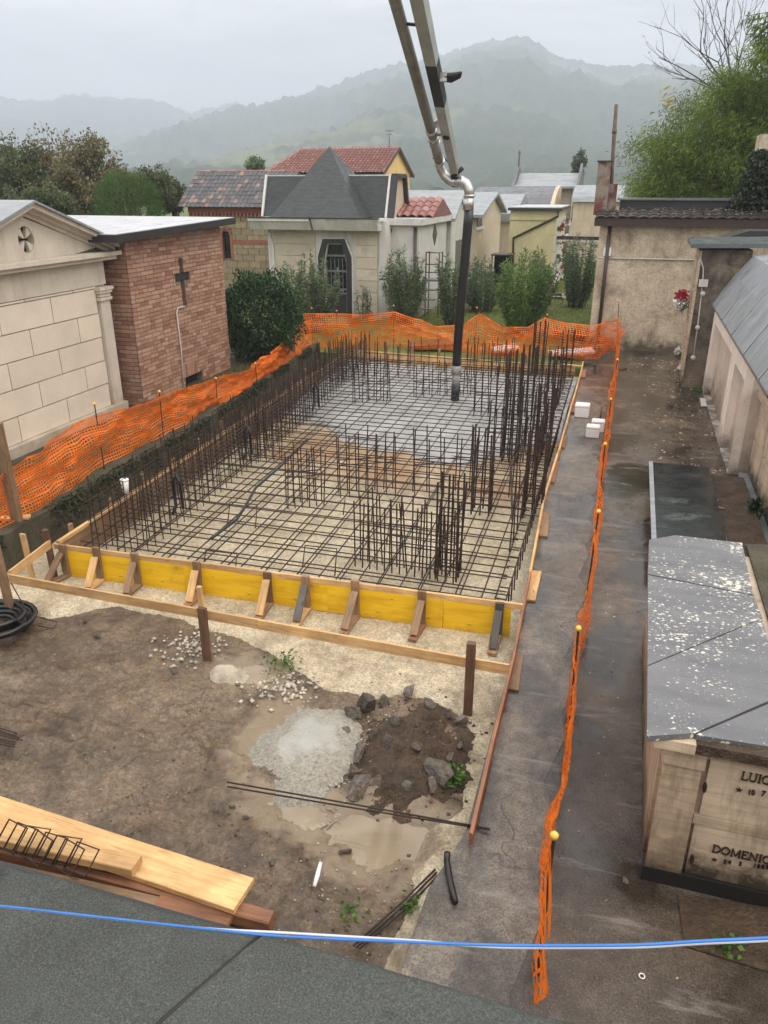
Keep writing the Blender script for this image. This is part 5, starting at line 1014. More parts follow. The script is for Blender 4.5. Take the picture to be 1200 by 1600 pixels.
# roman capitals with serifs: strokes as (points, width), in units of the letter height
GL = {'L': (.62, [([(.14, 0), (.14, 1)], .13), ([(.03, .98), (.27, .98)], .05), ([(.03, .02), (.6, .02)], .05), ([(.58, .0), (.58, .24)], .05)]),
      'U': (.78, [([(.13, 1), (.13, .35)]+arc(.39, .32, .26, .3, 180, 360)+[(.65, 1)], .10), ([(.02, .98), (.25, .98)], .05), ([(.53, .98), (.77, .98)], .05)]),
      'I': (.34, [([(.17, 0), (.17, 1)], .13), ([(.04, .98), (.30, .98)], .05), ([(.04, .02), (.30, .02)], .05)]),
      'G': (.82, [(arc(.42, .5, .37, .48, 48, 350), .11), ([(.76, .42), (.76, .08)], .11), ([(.55, .42), (.84, .42)], .05), ([(.70, .98), (.70, .72)], .05)]),
      'D': (.82, [([(.13, 0), (.13, 1)], .13), ([(.02, .97), (.35, .97)]+arc(.35, .5, .40, .47, 90, -90)+[(.02, .03)], .09)]),
      'O': (.88, [(arc(.43, .5, .37, .47, 0, 360, 24), .11)]),
      'M': (1.0, [([(.12, 0), (.14, 1)], .08), ([(.14, 1), (.5, .08)], .12), ([(.5, .08), (.84, 1)], .07), ([(.84, 1), (.87, 0)], .12), ([(.0, .02), (.24, .02)], .05), ([(.74, .02), (.99, .02)], .05)]),
      'E': (.66, [([(.13, 0), (.13, 1)], .13), ([(.02, .97), (.58, .97)], .06), ([(.13, .52), (.46, .52)], .06), ([(.02, .03), (.61, .03)], .06), ([(.58, 1), (.58, .78)], .05), ([(.61, 0), (.61, .24)], .05)]),
      'N': (.88, [([(.13, 0), (.13, 1)], .07), ([(.13, 1), (.74, .0)], .12), ([(.74, 0), (.74, 1)], .07), ([(.0, .02), (.26, .02)], .05), ([(.62, .98), (.87, .98)], .05)]),
      'C': (.78, [(arc(.42, .5, .37, .48, 48, 312), .11), ([(.68, .98), (.68, .72)], .05), ([(.68, .28), (.68, .02)], .05)])}
def romans(txt, px, py, h, parent, track=.04):
    """each letter its own mesh of bevel-less bronze strokes standing 5 mm proud of the slab"""
    p = aty(px, py, 3.862); x = p[0]
    for c in txt:
        w, st = GL[c]; m = MB(); k = 0
        for pts, lw in st:
            P = [np.array(q)*h for q in pts]; L_, R_ = [], []
            for i in range(len(P)):
                d = P[min(i+1, len(P)-1)]-P[max(i-1, 0)]; d /= np.linalg.norm(d)+1e-9; nn = np.array([-d[1], d[0]])*lw*h/2; L_.append(P[i]+nn); R_.append(P[i]-nn)
            y1 = 3.857-.0002*k; k += 1
            V = [(x+q[0], yy, p[2]+q[1]) for yy in (3.867, y1) for q in L_+R_]; n_ = len(P); Fs = []
            for i in range(n_-1): Fs += [(2*n_+i, 2*n_+i+1, 3*n_+i+1, 3*n_+i), (i, i+1, 2*n_+i+1, 2*n_+i), (n_+i+1, n_+i, 3*n_+i, 3*n_+i+1)]
            Fs += [(0, 2*n_, 3*n_, n_), (n_-1, 2*n_-1, 4*n_-1, 3*n_-1)]; m.add(V, Fs)
        m.build('letter', 'letter', parent); x += (w+track)*h
romans('LUIGI', 1157, 1218, .058, up_); romans('DOMENICO', 1112, 1331, .057, lo_)
for ch_x, t_ in ((1167, '1'), (1173, '0'), (1189, '7')): letters(t_, ch_x, 1241+.1*(ch_x-1167), .036, up_)
for ch_x, t_ in ((1130, '2'), (1137, '4'), (1154, '5'), (1176, '1'), (1182, '8'), (1189, '8'), (1196, '9')): letters(t_, ch_x, 1349+.13*(ch_x-1130), .030, lo_)
def star(px, py, r, sl_):
    p = aty(px, py, 3.862); MB().prism([(p[0]+(r if k % 2 == 0 else r*.42)*math.sin(k*math.pi/5), 3.862, p[2]+(r if k % 2 == 0 else r*.42)*math.cos(k*math.pi/5)) for k in range(10)], (0, -.004, 0)).build('star', 'letter', sl_)
star(1155, 1234, .02, up_); star(1116, 1343, .018, lo_)
for a, b, sl_ in ((1101, 1231, up_), (1081, 1343, lo_)): q = aty(a, b, 3.86); MB().tube([(q[0], 3.868, q[2]+.03), (q[0], 3.855, q[2]+.03)], .001, 4).prism([(q[0]+.012*math.cos(k*math.pi/6), 3.868, q[2]+.036*math.sin(k*math.pi/6)) for k in range(12)], (0, -.012, 0)).build('bolt_cover', 'letter', sl_)
def plate(name, pts, z=1.17, t=.04, parent=tO, mat='granite', tilt=None):
    P = [G(a, b, z) for a, b in pts]; c = np.mean(P, 0); P = [c+(p-c)*.992 for p in P]; return MB().prism([tuple(p-(0, 0, t)) for p in P], (0, 0, t)).build(name, mat, parent)
plate('granite_plate', [(1014, 843), (1055, 836), (1160, 848), (1178, 930), (1012, 897)]); plate('granite_plate', [(1012, 898), (1178, 931), (1192, 965), (1011, 1040)]); plate('granite_plate', [(1011, 1041), (1192, 966), (1222, 1086), (1085, 1146), (1010, 1151)])
P = [G(1087, 1148, 1.165), G(1223, 1090, 1.17), G(1300, 1120, 1.17), G(1300, 1182, 1.13)]; MB().prism([tuple(p-(0, 0, .035)) for p in P], (0, 0, .035)).build('granite_plate', 'granite', tO)
tO2 = thing('brown_tomb_slab', 'brown lichened tomb slab behind the spotted granite top', 'tomb', (1.9, 6, 0)); P = [G(a, b, 1.1) for a, b in [(1166, 850), (1230, 852), (1290, 985), (1206, 985)]]; MB().prism([tuple(p-(0, 0, .05)) for p in P], (0, 0, .05)).build('slab', 'moss', tO2)
P = [(G(a, b, 0)) for a, b in [(1058, 1398), (1330, 1440), (1330, 1560), (1200, 1520), (1070, 1480)]]; tag(MB().prism([tuple(p) for p in P], (0, 0, .012)).build('soil_bed', 'soil'), kind='structure')
P = [G(a, b, .0) for a, b in [(1091, 622), (1128, 624), (1129, 637), (1093, 637)]]; dr = thing('inspection_cover', 'pale square inspection cover set in the walkway by the niches', 'cover', np.mean(P, 0)); MB().prism([tuple(p) for p in P], (0, 0, .015)).build('cover_frame', 'grate', dr); c_ = np.mean(P, 0); MB().prism([tuple(c_+(p-c_)*.86+(0, 0, .004)) for p in P], (0, 0, .015)).build('cover_plate', 'marble', dr)
# ================================================================ CONCRETE PUMP BOOM AND HOSE
tp = thing('concrete_pump_boom', 'grey concrete pump boom with delivery pipe and hanging black hose', 'boom', (-3.1, 15, .0))
E0, E1 = np.array(aty(712, 272, 15.0)), np.array(aty(655, 0, 11.6)); dv = E1-E0; Ln = np.linalg.norm(dv); dv /= Ln
sd = np.cross(dv, (0, 1, 0)); sd /= np.linalg.norm(sd); nd = np.cross(sd, dv)
def boomseg(a, b, w0, w1, d0, d1, mat, name='boom_section', ex=0.):
    P = []
    for s, w, d in ((a, w0, d0), (b, w1, d1)):
        c = E0+dv*s
        for u, v in ((-1, -1), (1, -1), (1, 1), (-1, 1)): P.append(c+sd*u*(w/2+ex)+nd*v*(d/2+ex))
    return MB().hexa(P).build(name, mat, tp)
w_at = lambda s: .14+.045*s/Ln
def frac(py):   # length along the boom that shows at image row py
    lo, hi = -1, Ln*3
    for _ in range(50):
        mid = (lo+hi)/2; lo, hi = (mid, hi) if pj(E0+dv*mid)[1] > py else (lo, mid)
    return lo
sA, sB = frac(160), frac(95)
for a, b, mt in ((0, sA, 'boom'), (sA, sB, 'boomd'), (sB, Ln*2.2, 'boom')): boomseg(a, b, w_at(a), w_at(b), w_at(a)*1.05, w_at(b)*1.05, mt)
for py in (208,):
    c = E0+dv*frac(py)-nd*(w_at(1)*.525)*np.sign(nd@FW); MB().tube([c, c-nd*np.sign(nd@FW)*.01], .055, 14).build('boom_hole', 'black', tp)
c = E0+dv*frac(120)+sd*(.13 if sd@RT > 0 else -.13); sg = 1 if sd@RT > 0 else -1
MB().box(*[v for k in range(3) for v in (c[k]-.06, c[k]+.06)]).build('hook_base', 'silver', tp); MB().tube([c, c+sd*sg*.12+(0, 0, .0), c+sd*sg*.24+dv*.06, c+sd*sg*.28+dv*.12], [.06, .07, .05, .02], 8).build('hook', 'black', tp)
q0_ = np.array(aty(682, 232, 15.)); pipeA = [np.array(aty(617, 0, 11.6)), np.array(aty(676, 212, 14.4))]; pd = (pipeA[0]-pipeA[1]); 
MB().tube([pipeA[0]+pd*1.1, pipeA[0], pipeA[1]], .085, 14).build('delivery_pipe', 'pipe', tp)
els = [pipeA[1], np.array(aty(686, 252, 14.9)), np.array(aty(692, 268, 15)), np.array(aty(701, 280, 15)), np.array(aty(712, 287, 15))]
MB().tube(els[:2], .085, 14).build('lower_pipe', 'pipe', tp); MB().tube([els[1], aty(689, 264, 15), aty(695, 275, 15), aty(704, 283, 15), aty(716, 287, 15)], .082, 14).build('elbow', 'silver', tp)
MB().tube([aty(712, 284, 15), aty(721, 283, 15), aty(728, 287, 15), aty(733, 297, 15), aty(733.5, 308, 15)], .092, 14).build('elbow', 'silver', tp)
pn = lambda a, b: np.array(aty(a, b, 15))
def collar(c, d, r, l, name='pipe_clamp', mat='silver'): d = np.array(d)/np.linalg.norm(d); MB().tube([c-d*l/2, c+d*l/2], r, 16).build(name, mat, tp)
pu = pd/np.linalg.norm(pd)
for py_, r in ((200, .105), (216, .11), (228, .105)): c = pipeA[1]+pu*(212-py_)*.0135; collar(c, pu, r, .05)
c = pipeA[1]+pu*.1; MB().box(c[0]-.02, c[0]+.2, c[1]-.06, c[1]+.06, c[2]-.02, c[2]+.16).build('bracket', 'silver', tp); MB().tube([c+(.1, 0, -.02), c+(.32, .0, .02)], .05, 10).build('bracket_arm', 'silver', tp); MB().tube([c+(0, -.1, .1), c+(.22, -.12, .24)], .02, 8).build('clamp_lever', 'silver', tp)
collar(np.array(els[1]), pu, .11, .045); collar(pn(733.5, 306), (0, 0, 1), .108, .035); collar(pn(732, 318), (0, 0, 1), .10, .22, 'hose_ferrule')
MB().box(*[v for k, h_ in enumerate((.09, .09, .1)) for v in (E0[k]-h_*.75, E0[k]+h_*.75)]).build('boom_tip', 'boomd', tp); MB().tube([E0+(-.05, -.1, -.06), E0+(.15, -.12, .1)], .04, 8).build('tip_lever', 'black', tp); MB().tube([E0+(0, 0, -.05), E0+(-.02, 0, -.22)], .055, 10).build('swivel', 'boomd', tp); collar(pn(722, 284), (1, 0, 0), .10, .05)
boomseg(-.02, .42, .16, .16, .05, .05, 'trav', 'tip_plate', .0)
MB().tube([pn(733, 325), pn(731, 350), pn(727, 400), pn(722, 450), pn(718, 500), pn(715, 540), pn(713, 573)], .088, 16).build('hose', 'rubber', tp)
MB().tube([pn(713, 571), pn(712.5, 584)], .10, 16).build('hose_coupling', 'hose', tp); MB().tube([pn(712.5, 584), pn(712, 602)], .082, 16).build('hose_end', 'hose', tp); hb = pn(710.5, 634); hb[2] = max(hb[2], .0); MB().tube([pn(712, 602), hb], [.084, .088], 16).build('hose_mouth', 'boomd', tp)
MB().tube([pn(676, 248), pn(684, 244), pn(694, 246), pn(702, 256)], .012, 6).build('safety_chain', 'black', tp)
c = E0+dv*frac(40); MB().tube([c, pipeA[1]+pu*((c-pipeA[1])@pu)], .022, 6).build('pipe_bracket', 'black', tp)
# ================================================================ NEAR ROOF AND CABLES
tR = thing('membrane_roof', 'dark granulated membrane roof in the bottom left foreground', 'roof', (-2, 0, 0))
bx('wall', 'white', tR, -9, 4, -4, 1.05, -.9, 2.02); bx('roof_slab', 'fascia', tR, -9.2, 4.2, -4.2, 1.27, 2.021, 2.18)
jl = [G(410, 1460, 2.2), G(250, 1600, 2.2)]; jd = jl[1]-jl[0]
far = lambda s: (jl[0]+jd*s)
def sheet(x0, x1, z, seed, side):
    X_, Y_, Fq = grid(np.linspace(0, 1, 220), np.concatenate([np.linspace(-4.2, .2, 12)[:-1], np.linspace(.2, 1.29, 70)]))
    xa = jl[0][0]+(Y_-jl[0][1])*jd[0]/jd[1]; XX = (x0+(xa-.0035-x0)*X_) if side < 0 else (xa+.0035+(x1-xa)*X_)
    top = 1.272+fbm(XX*6, XX*0, 4, seed)*.012; Y2 = np.where(Y_ > 1.2, 1.2+(Y_-1.2)/.09*(top-1.2), Y_)
    ZZ = z+fbm(XX*1.6, Y2*1.6, 3, seed+1)*.010+fbm(XX*9, Y2*9, 2, seed+2)*.0025-np.clip((Y_-1.255)/.035, 0, 1)**2*.03
    return put('membrane_sheet', np.stack([XX, Y2, ZZ], -1).reshape(-1, 3), Fq, MT['membrane'], tR, True)
sheet(-9.2, 0, 2.196, 81, -1); sheet(0, 4.2, 2.207, 84, 1)
MB().tube([(jl[0][0]+(y_-jl[0][1])*jd[0]/jd[1]+.002*math.sin(y_*23), y_, 2.203) for y_ in np.linspace(-3, 1.262, 60)], .0055, 6).build('joint_bead', 'black', tR)
def cable(pxs, y, r, mat, name, label):
    P = [aty(a, b, y) for a, b in pxs]; Q = []
    for i in range(len(P)-1):
        for k in range(6): f = k/6; Q.append(P[i]*(1-f)+P[i+1]*f)
    Q.append(P[-1]); Q = np.array(Q); 
    for _ in range(4): Q[1:-1] = (Q[:-2]+Q[1:-1]*2+Q[2:])/4
    tag(MB().tube(Q, r, 8).build(name, mat), label, 'cable', 'cables strung across the foreground')
cable([(-150, 1402), (0, 1415), (200, 1438), (420, 1462), (520, 1467), (640, 1472), (800, 1478), (1000, 1477), (1100, 1470), (1200, 1466), (1350, 1454)], .98, .0026, 'blue', 'blue_cable', 'thin blue cable strung across the foreground')
cable([(-150, 1403), (0, 1415.5), (200, 1438.5), (330, 1452), (430, 1456.5), (520, 1462), (640, 1469), (740, 1478), (800, 1481), (1000, 1480.5), (1100, 1473.5), (1200, 1470), (1350, 1458)], .986, .0025, 'whitec', 'white_cable', 'thin white cable twisted along the blue one in the foreground')
# ================================================================ TIMBER AND SCRAP ON THE MUD
def T(name, a, b, w, t, m, label, cat='plank', **k): return tag(plank(name, a, b, w, t, m, **k), label, cat, 'timber beside the near roof')
T('wide_plank', (-4.9, 3.2, -.03), (-1.83, 3.03, -.03), .25, .045, 'pine', 'wide pale plank lying on top of the timber beside the near roof')
T('timber_beam', (-4.6, 2.93, -.11), (-1.62, 2.97, -.11), .10, .10, 'redw', 'square reddish beam under the wide plank beside the near roof', 'beam')
T('timber_beam', (-4.4, 2.90, .025), (-2.55, 2.985, .035), .12, .065, 'pine', 'pine beam laid over the left end of the wide plank', 'beam')
T('timber_beam', (-4.3, 2.76, -.12), (-2.25, 2.87, -.12), .09, .09, 'old', 'brown beam half hidden by the near roof edge', 'beam'); T('short_board', (-2.35, 2.87, -.08), (-1.85, 2.89, -.08), .1, .03, 'redw', 'short reddish board under the end of the wide plank', 'board')
for k in range(8):
    a = (20+k*15+random.uniform(-4, 4), 1292+k*5.2); c = G(a[0], a[1]+18, .08); h = .11; w = .085; tl_ = random.uniform(-.06, .06)
    P = [(c[0]-w, c[1]-.07, .07), (c[0]-w+.03, c[1]+.05, .07+h), (c[0]+w+.03, c[1]+.06+tl_, .07+h), (c[0]+w, c[1]-.06+tl_, .07), (c[0]-w, c[1]-.07, .07)]
    tag(MB().tube(P, .0062, 6).build('rebar_stirrup', 'rebar'), 'bent rebar stirrup lying on the timber by the near roof', 'stirrup', 'loose stirrups on the timber')
for dy, l in ((0, 'upper'), (.035, 'lower')): tag(MB().tube([G(355, 1222+dy*200, -.08), G(560, 1258+dy*160, -.07), G(765, 1295+dy*40, .03)], .0065, 6).build('loose_rebar', 'rebar'), l+' of the two thin rebars lying across the grey spill and the kerb', 'rebar', 'loose rebars on the mud')
for k in range(7): tag(MB().tube([G(-60, 1120+k*5, -.17+.01*k), G(28+random.uniform(-8, 8), 1146+k*3.5, -.17+.01*k)], .006, 6).build('loose_rebar', 'rebar'), 'rebar of the small bundle at the left edge of the mud', 'rebar', 'rebar bundle at the left edge')
for k in range(3): tag(MB().tube([G(552+k*5, 1478+k*2, -.19), G(628+k*5, 1410+k*3, -.185), G(680+k*2.2, 1358+k*5, -.15)], .006, 6).build('loose_rebar', 'rebar'), 'rebar of the bundle lying along the kerb by the puddle', 'rebar', 'rebars along the kerb')
tag(MB().tube([G(699, 1332, .10), G(698, 1345, .05), G(703, 1375, .03), G(711, 1410, .03)], .021, 10).build('rubber_pipe', 'rubber'), 'short black corrugated pipe lying on the kerb end', 'pipe')
tag(MB().tube([G(501, 1348, -.14), G(496, 1368, -.15), G(491, 1385, -.16)], [.012, .016, .012], 8).build('white_stick', 'foam'), 'white plastic stick lying on the mud', 'stick')
cc = G(12, 985, -.2); P = []
for k in range(200):
    an = k*.21; rr = .17+.0011*k+.006*math.sin(k*.9); P.append((cc[0]-.12+rr*math.cos(an), cc[1]+rr*math.sin(an)*1., -.17+.05*(k*.21/6.283 % 1)+.035*((k//30) % 4)))
P += [(P[-1][0]+.1, P[-1][1]+.12, -.1), (P[-1][0]+.05, P[-1][1]+.25, -.12)]
tag(MB().tube(P, .024, 8).build('hose_coil', 'rubber'), 'coil of black corrugated hose lying on the mud at the left', 'hose')
tag(MB().tube([G(14, 905, .2), G(45, 960, -.1), G(90, 972, -.17), G(84, 982, -.18), G(60, 978, -.18)], .006, 6).build('loose_wire', 'rebar'), 'thin dark wire bent over the low guard rail on the left', 'wire')
# ---- rubble, gravel, puddles, spill
def rockmesh(seed, n=2):
    import bmesh
    b = bmesh.new(); bmesh.ops.create_icosphere(b, subdivisions=n, radius=1); r = random.Random(seed)
    ax = [Vector((r.gauss(0, 1), r.gauss(0, 1), r.gauss(0, 1))).normalized() for _ in range(12)]; cut = [r.uniform(.28, .62) for _ in ax]
    for v in b.verts:
        for a, c in zip(ax, cut):
            d = v.co.dot(a)
            if d > c: v.co -= a*(d-c)
        v.co *= 1.45*(1+r.uniform(-.06, .06))
    me = bpy.data.meshes.new('rock'); b.to_mesh(me); b.free(); me.materials.append(MT['rock']); return me
RM = [rockmesh(k) for k in range(5)]
BIG = {(560, 1250): 'broad grey rubble lump at the near foot of the soil heap', (690, 1215): 'jagged grey rubble lump by the kerb beside the small weed', (608, 1165): 'pale angular rubble lump in the middle of the soil heap', (575, 1110): 'grey rubble lump at the far edge of the concrete spill', (640, 1085): 'rubble lump at the top of the soil heap under the guard rail'}
def rock(p, s, label, grp='grey rubble lumps'):
    o = bpy.data.objects.new('rubble_lump', random.choice(RM)); COL.objects.link(o); o.location = [float(v) for v in p]; o.rotation_euler = [random.uniform(0, 6) for _ in range(3)]; o.scale = (s*random.uniform(.8, 1.2), s*random.uniform(.7, 1), s*random.uniform(.6, .9)); tag(o, label, 'rock', grp)
zr = lambda x, y: float(Zd[max(0, min(Zd.shape[0]-1, int((y-1.6)/.022))), max(0, min(Zd.shape[1]-1, int((x+9.)/.022)))])
for a, b, s in [(608, 1165, .075), (575, 1110, .10), (602, 1100, .08), (555, 1120, .09), (640, 1085, .075), (560, 1185, .07), (553, 1215, .075), (560, 1250, .12), (590, 1225, .07), (650, 1170, .06), (700, 1125, .065), (722, 1130, .07), (690, 1215, .11), (675, 1235, .06), (540, 1150, .06), (670, 1105, .06), (720, 1170, .05), (615, 1130, .07), (585, 1150, .06), (640, 1235, .05), (705, 1195, .05)]:
    p = G(a, b, -.1); z = zr(p[0], p[1]); p = G(a, b, z); rock((p[0], p[1], z+.02+s*.3), s, BIG.get((a, b), 'small grey rubble lump on the dark soil heap beside the concrete spill'))
for a, b, s, l in [(272, 1045, .05, 'grey stone alone on the mud left of the sand heap'), (425, 1345, .035, 'brown stone beside the milky puddle'), (537, 1322, .04, 'pale round stone at the edge of the milky puddle'), (383, 1278, .03, 'pale pebble below the loose rebars'), (365, 1258, .035, 'reddish stone below the loose rebars'), (370, 1065, .03, 'blue grey stone left of the sand heap'), (150, 990, .035, 'orange stone beside the pale concrete edge'), (132, 967, .03, 'pink stone near the hose coil'), (975, 1377, .025, 'white pebble on the walkway by the tomb corner')]:
    p = G(a, b, -.18 if a < 900 else 0.); rock((p[0], p[1], (zr(p[0], p[1]) if a < 900 else 0)+s*.3), s, l, 'single stones')
def gravel(name, label, cx, cy, sx, sy, n, smin, smax, mat, pile=0.):
    V, Q = [], []
    base = np.array(sph(1)); oct_ = np.array([(1, 0, 0), (0, 1, 0), (-1, 0, 0), (0, -1, 0), (0, 0, 1), (0, 0, -1)], float); tri_ = [(0, 1, 4), (1, 2, 4), (2, 3, 4), (3, 0, 4), (1, 0, 5), (2, 1, 5), (3, 2, 5), (0, 3, 5)]
    for k in range(n):
        x, y = cx+RNG.normal()*sx, cy+RNG.normal()*sy
        if not (-8.9 < x < -.62 and 1.3 < y < 7.2): continue
        s = RNG.uniform(smin, smax); z = max(zr(x, y), ZL-.005 if inpoly(np.array([x]), np.array([y]), LP)[0] else -9)+s*.3+pile*math.exp(-((x-cx)/sx)**2-((y-cy)/sy)**2)
        an = RNG.uniform(0, 6.28); R = np.array([[math.cos(an), -math.sin(an), 0], [math.sin(an), math.cos(an), 0], [0, 0, 1]])
        V.append((oct_*RNG.uniform(.7, 1.2, (6, 1))*s*[1, .8, .7])@R.T+(x, y, z)); Q += [(a+6*(len(V)-1), b+6*(len(V)-1), c+6*(len(V)-1)) for a, b, c in tri_]
    return tag(put(name, np.concatenate(V), np.array(Q), MT[mat]), label, 'gravel', kind='stuff')
p = G(300, 1005, -.2); gravel('gravel_patch', 'patch of pale gravel beside the guard rail post', p[0], p[1], .16, .16, 130, .012, .034, 'gravel')
p = G(440, 1070, -.2); gravel('gravel_patch', 'strip of pale gravel between the spill and the green weed', p[0], p[1], .17, .14, 170, .012, .034, 'gravel'); 
gravel('gravel_scatter', 'small stones strewn over the mud', -3.2, 4.6, 1.5, 1.1, 260, .004, .013, 'sandp'); gravel('rubble_scatter', 'crumbs of broken concrete around the soil heap', -1.3, 4.75, .3, .36, 240, .006, .024, 'rock'); gravel('clod_scatter', 'clods of wet earth strewn over the mud', -2.4, 3.6, 1.2, .55, 520, .004, .014, 'mud'); gravel('clod_heap', 'clods of dark earth on the soil heap', -1.25, 4.75, .28, .32, 260, .006, .022, 'soil')
gravel('kerb_crumbs', 'crumbs of stone along the kerb end and mud', -1.1, 3.2, .35, .35, 130, .004, .014, 'sandp')
def mound(name, label, cx, cy, rx_, ry_, h, mat, seed, cat='heap', z0=-.21, jag=.25, flat=1.):
    A_, R_, Fq = grid(np.linspace(0, 2*math.pi, 193), np.linspace(0, 1, 56)); ed = 1+fbm(np.cos(A_)*2.2+5, np.sin(A_)*2.2+5, 4, seed)*jag*2
    X_, Y_ = cx+rx_*R_*ed*np.cos(A_), cy+ry_*R_*ed*np.sin(A_); Z_ = z0+h*((1-R_**2)**flat if flat else np.exp(-(R_*1.45)**4))+(fbm(X_*9, Y_*9, 5, seed+2)*h*.3*(1-R_*.6) if flat else (fbm(X_*5, Y_*5, 3, seed+2)*.03+np.abs(fbm(X_*22, Y_*22, 3, seed+4))*.03*np.clip(R_*1.6-.2, .15, 1)))-(.03*R_**8 if flat else 0)
    return tag(put(name, np.stack([X_, Y_, Z_], -1).reshape(-1, 3), Fq, MT[mat], None, True), label, cat)
mound('concrete_spill', 'round pale grey concrete spill on the mud', -2.02, 4.58, .62, .80, .15, 'spill', 61, 'concrete', -.275, .10, None)
p = G(352, 1052, -.2); mound('sand_heap', 'small heap of pale sand beside the guard rail', p[0], p[1], .22, .20, .13, 'sandp', 63, 'heap', -.26, .08, None)
gravel('spill_grit', 'coarse grit around the edge of the concrete spill', -1.62, 4.6, .07, .3, 260, .006, .016, 'gravel')
X_, Y_, Fq = grid(np.arange(-1.85, -.60, .016), np.arange(4.0, 5.55, .016)); ix, iy = (X_+9.)/.022, (Y_-1.6)/.022; i0, j0 = np.floor(ix).astype(int), np.floor(iy).astype(int); fx, fy = ix-i0, iy-j0
i1, j1 = np.minimum(i0+1, Zd.shape[1]-1), np.minimum(j0+1, Zd.shape[0]-1); i0 = np.minimum(i0, Zd.shape[1]-1)
Zh = (Zd[j0, i0]*(1-fx)+Zd[j0, i1]*fx)*(1-fy)+(Zd[j1, i0]*(1-fx)+Zd[j1, i1]*fx)*fy
rh = np.hypot((X_+1.2)/.44, (Y_-4.8)/.56)+fbm(X_*4, Y_*4, 5, 91, .65)*.9; Zh = Zh+.03*np.clip(1.05-rh, -1, .5)+np.abs(fbm(X_*16, Y_*16, 4, 92, .6))*.05*np.clip(1.25-rh, 0, 1); ok = rh < 1.25
V, Fc = compact(np.stack([X_, Y_, Zh], -1).reshape(-1, 3), Fq[ok.ravel()[Fq].all(1)]); tag(put('soil_heap', V, Fc, MT['soil'], None, True), 'heap of dark loose soil between the concrete spill and the kerb', 'heap')
def pool(label, cx, cy, rx_, ry_, z, seed): return mound('puddle', label, cx, cy, rx_, ry_, .0005, 'puddle', seed, 'puddle', z, .12, 1.)
zpd = zr(-1.25, 3.88); pool('thin muddy puddle below the concrete spill', -1.95, 3.93, .34, .16, zr(-1.95, 3.95)+.014, 77)
pool('milky brown puddle beside the soil heap', -1.26, 3.9, .52, .40, zpd+.034, 71); pool('grey puddle beside the sand heap', -2.98, 5.46, .36, .25, zr(-2.98, 5.46)+.024, 73); pool('muddy puddle along the left rim of the concrete spill', -2.44, 4.72, .26, .5, zr(-2.42, 4.7)+.018, 75)
# ---- loose things on the walkway
def foam(a, b, z, s, label):
    p = np.array(G(a, b, z)); t = thing('foam_box', label, 'box', (p[0], p[1], z), 'white foam boxes'); 
    def rb(x0, x1, y0, y1, z0, z1, c): V = [(x, y, zz) for zz, e in ((z0, c), (z0+c, 0), (z1-c, 0), (z1, c)) for x, y in ((x0+e+c*(e == 0)*.6, y0+e), (x1-e-c*(e == 0)*.6, y0+e), (x1-e, y0+e+c*(e == 0)*.6), (x1-e, y1-e-c*(e == 0)*.6), (x1-e-c*(e == 0)*.6, y1-e), (x0+e+c*(e == 0)*.6, y1-e), (x0+e, y1-e-c*(e == 0)*.6), (x0+e, y0+e+c*(e == 0)*.6))]; return MB().add(V, [tuple(range(8))[::-1], tuple(range(24, 32))]+[(r*8+k, r*8+(k+1) % 8, r*8+8+(k+1) % 8, r*8+8+k) for r in range(3) for k in range(8)])
    rb(p[0]-s/2, p[0]+s/2, p[1], p[1]+s*.85, z, z+s*.72, .015).build('box', 'foam', t); rb(p[0]-s/2-.004, p[0]+s/2+.004, p[1]-.004, p[1]+s*.85+.004, z+s*.722, z+s*.95, .015).build('lid', 'foam', t)
foam(908, 653, 0, .26, 'lone white foam box beside the edge batten'); foam(933, 676, 0, .22, 'rear white foam box of the touching pair'); foam(925, 685, 0, .22, 'front white foam box of the touching pair')
p = np.array(G(938, 656, 0)); t = thing('tamping_rod', 'small dark steel rod standing on a foot plate by the foam boxes', 'tool', p); bx('foot_plate', 'rebar', t, p[0]-.07, p[0]+.07, p[1]-.05, p[1]+.05, 0, .02); MB().tube([p+(0, 0, .02), p+(0, 0, .26)], .014, 8).build('rod', 'rust', t)
for (a, b), l in [((695, 1557), 'small white plastic ring on the walkway beside the near roof edge'), ((1003, 1525), 'small white plastic ring on the walkway below the soil bed')]:
    c = np.array(G(a, b, .008)); tag(MB().tube([c+(.015*math.cos(k*.4189), .015*math.sin(k*.4189), 0) for k in range(16)], .0035, 6, False).build('plastic_ring', 'foam'), l, 'ring')
tag(plank('stick', G(965, 578, .015), G(980, 575, .015), .03, .02, 'brownpost'), 'small dark stick on the walkway beside the far net', 'stick')
n = 420; P = np.stack([RNG.normal(1.2, .45, n), RNG.uniform(11.6, 20.5, n), np.full(n, .004)], -1); P[:, 0] = np.clip(P[:, 0], .1, 1.72); D = sph(n); D[:, 2] *= .08
tag(put('fallen_leaves', *leaves(P, D, .06, .035), MT['fallen']), 'fallen leaves scattered over the far right of the walkway', 'leaves', kind='stuff')
n = 160; P = np.stack([RNG.uniform(-.5, 1.7, n), RNG.uniform(2.4, 11, n), np.full(n, .004)], -1); P = P[~((P[:, 0] > .45) & (P[:, 1] > 3.6))]; D = sph(len(P)); D[:, 2] *= .08
tag(put('litter_specks', *leaves(P, D, .022, .016), MT['fallen']), 'pale specks of litter on the near walkway', 'litter', kind='stuff')
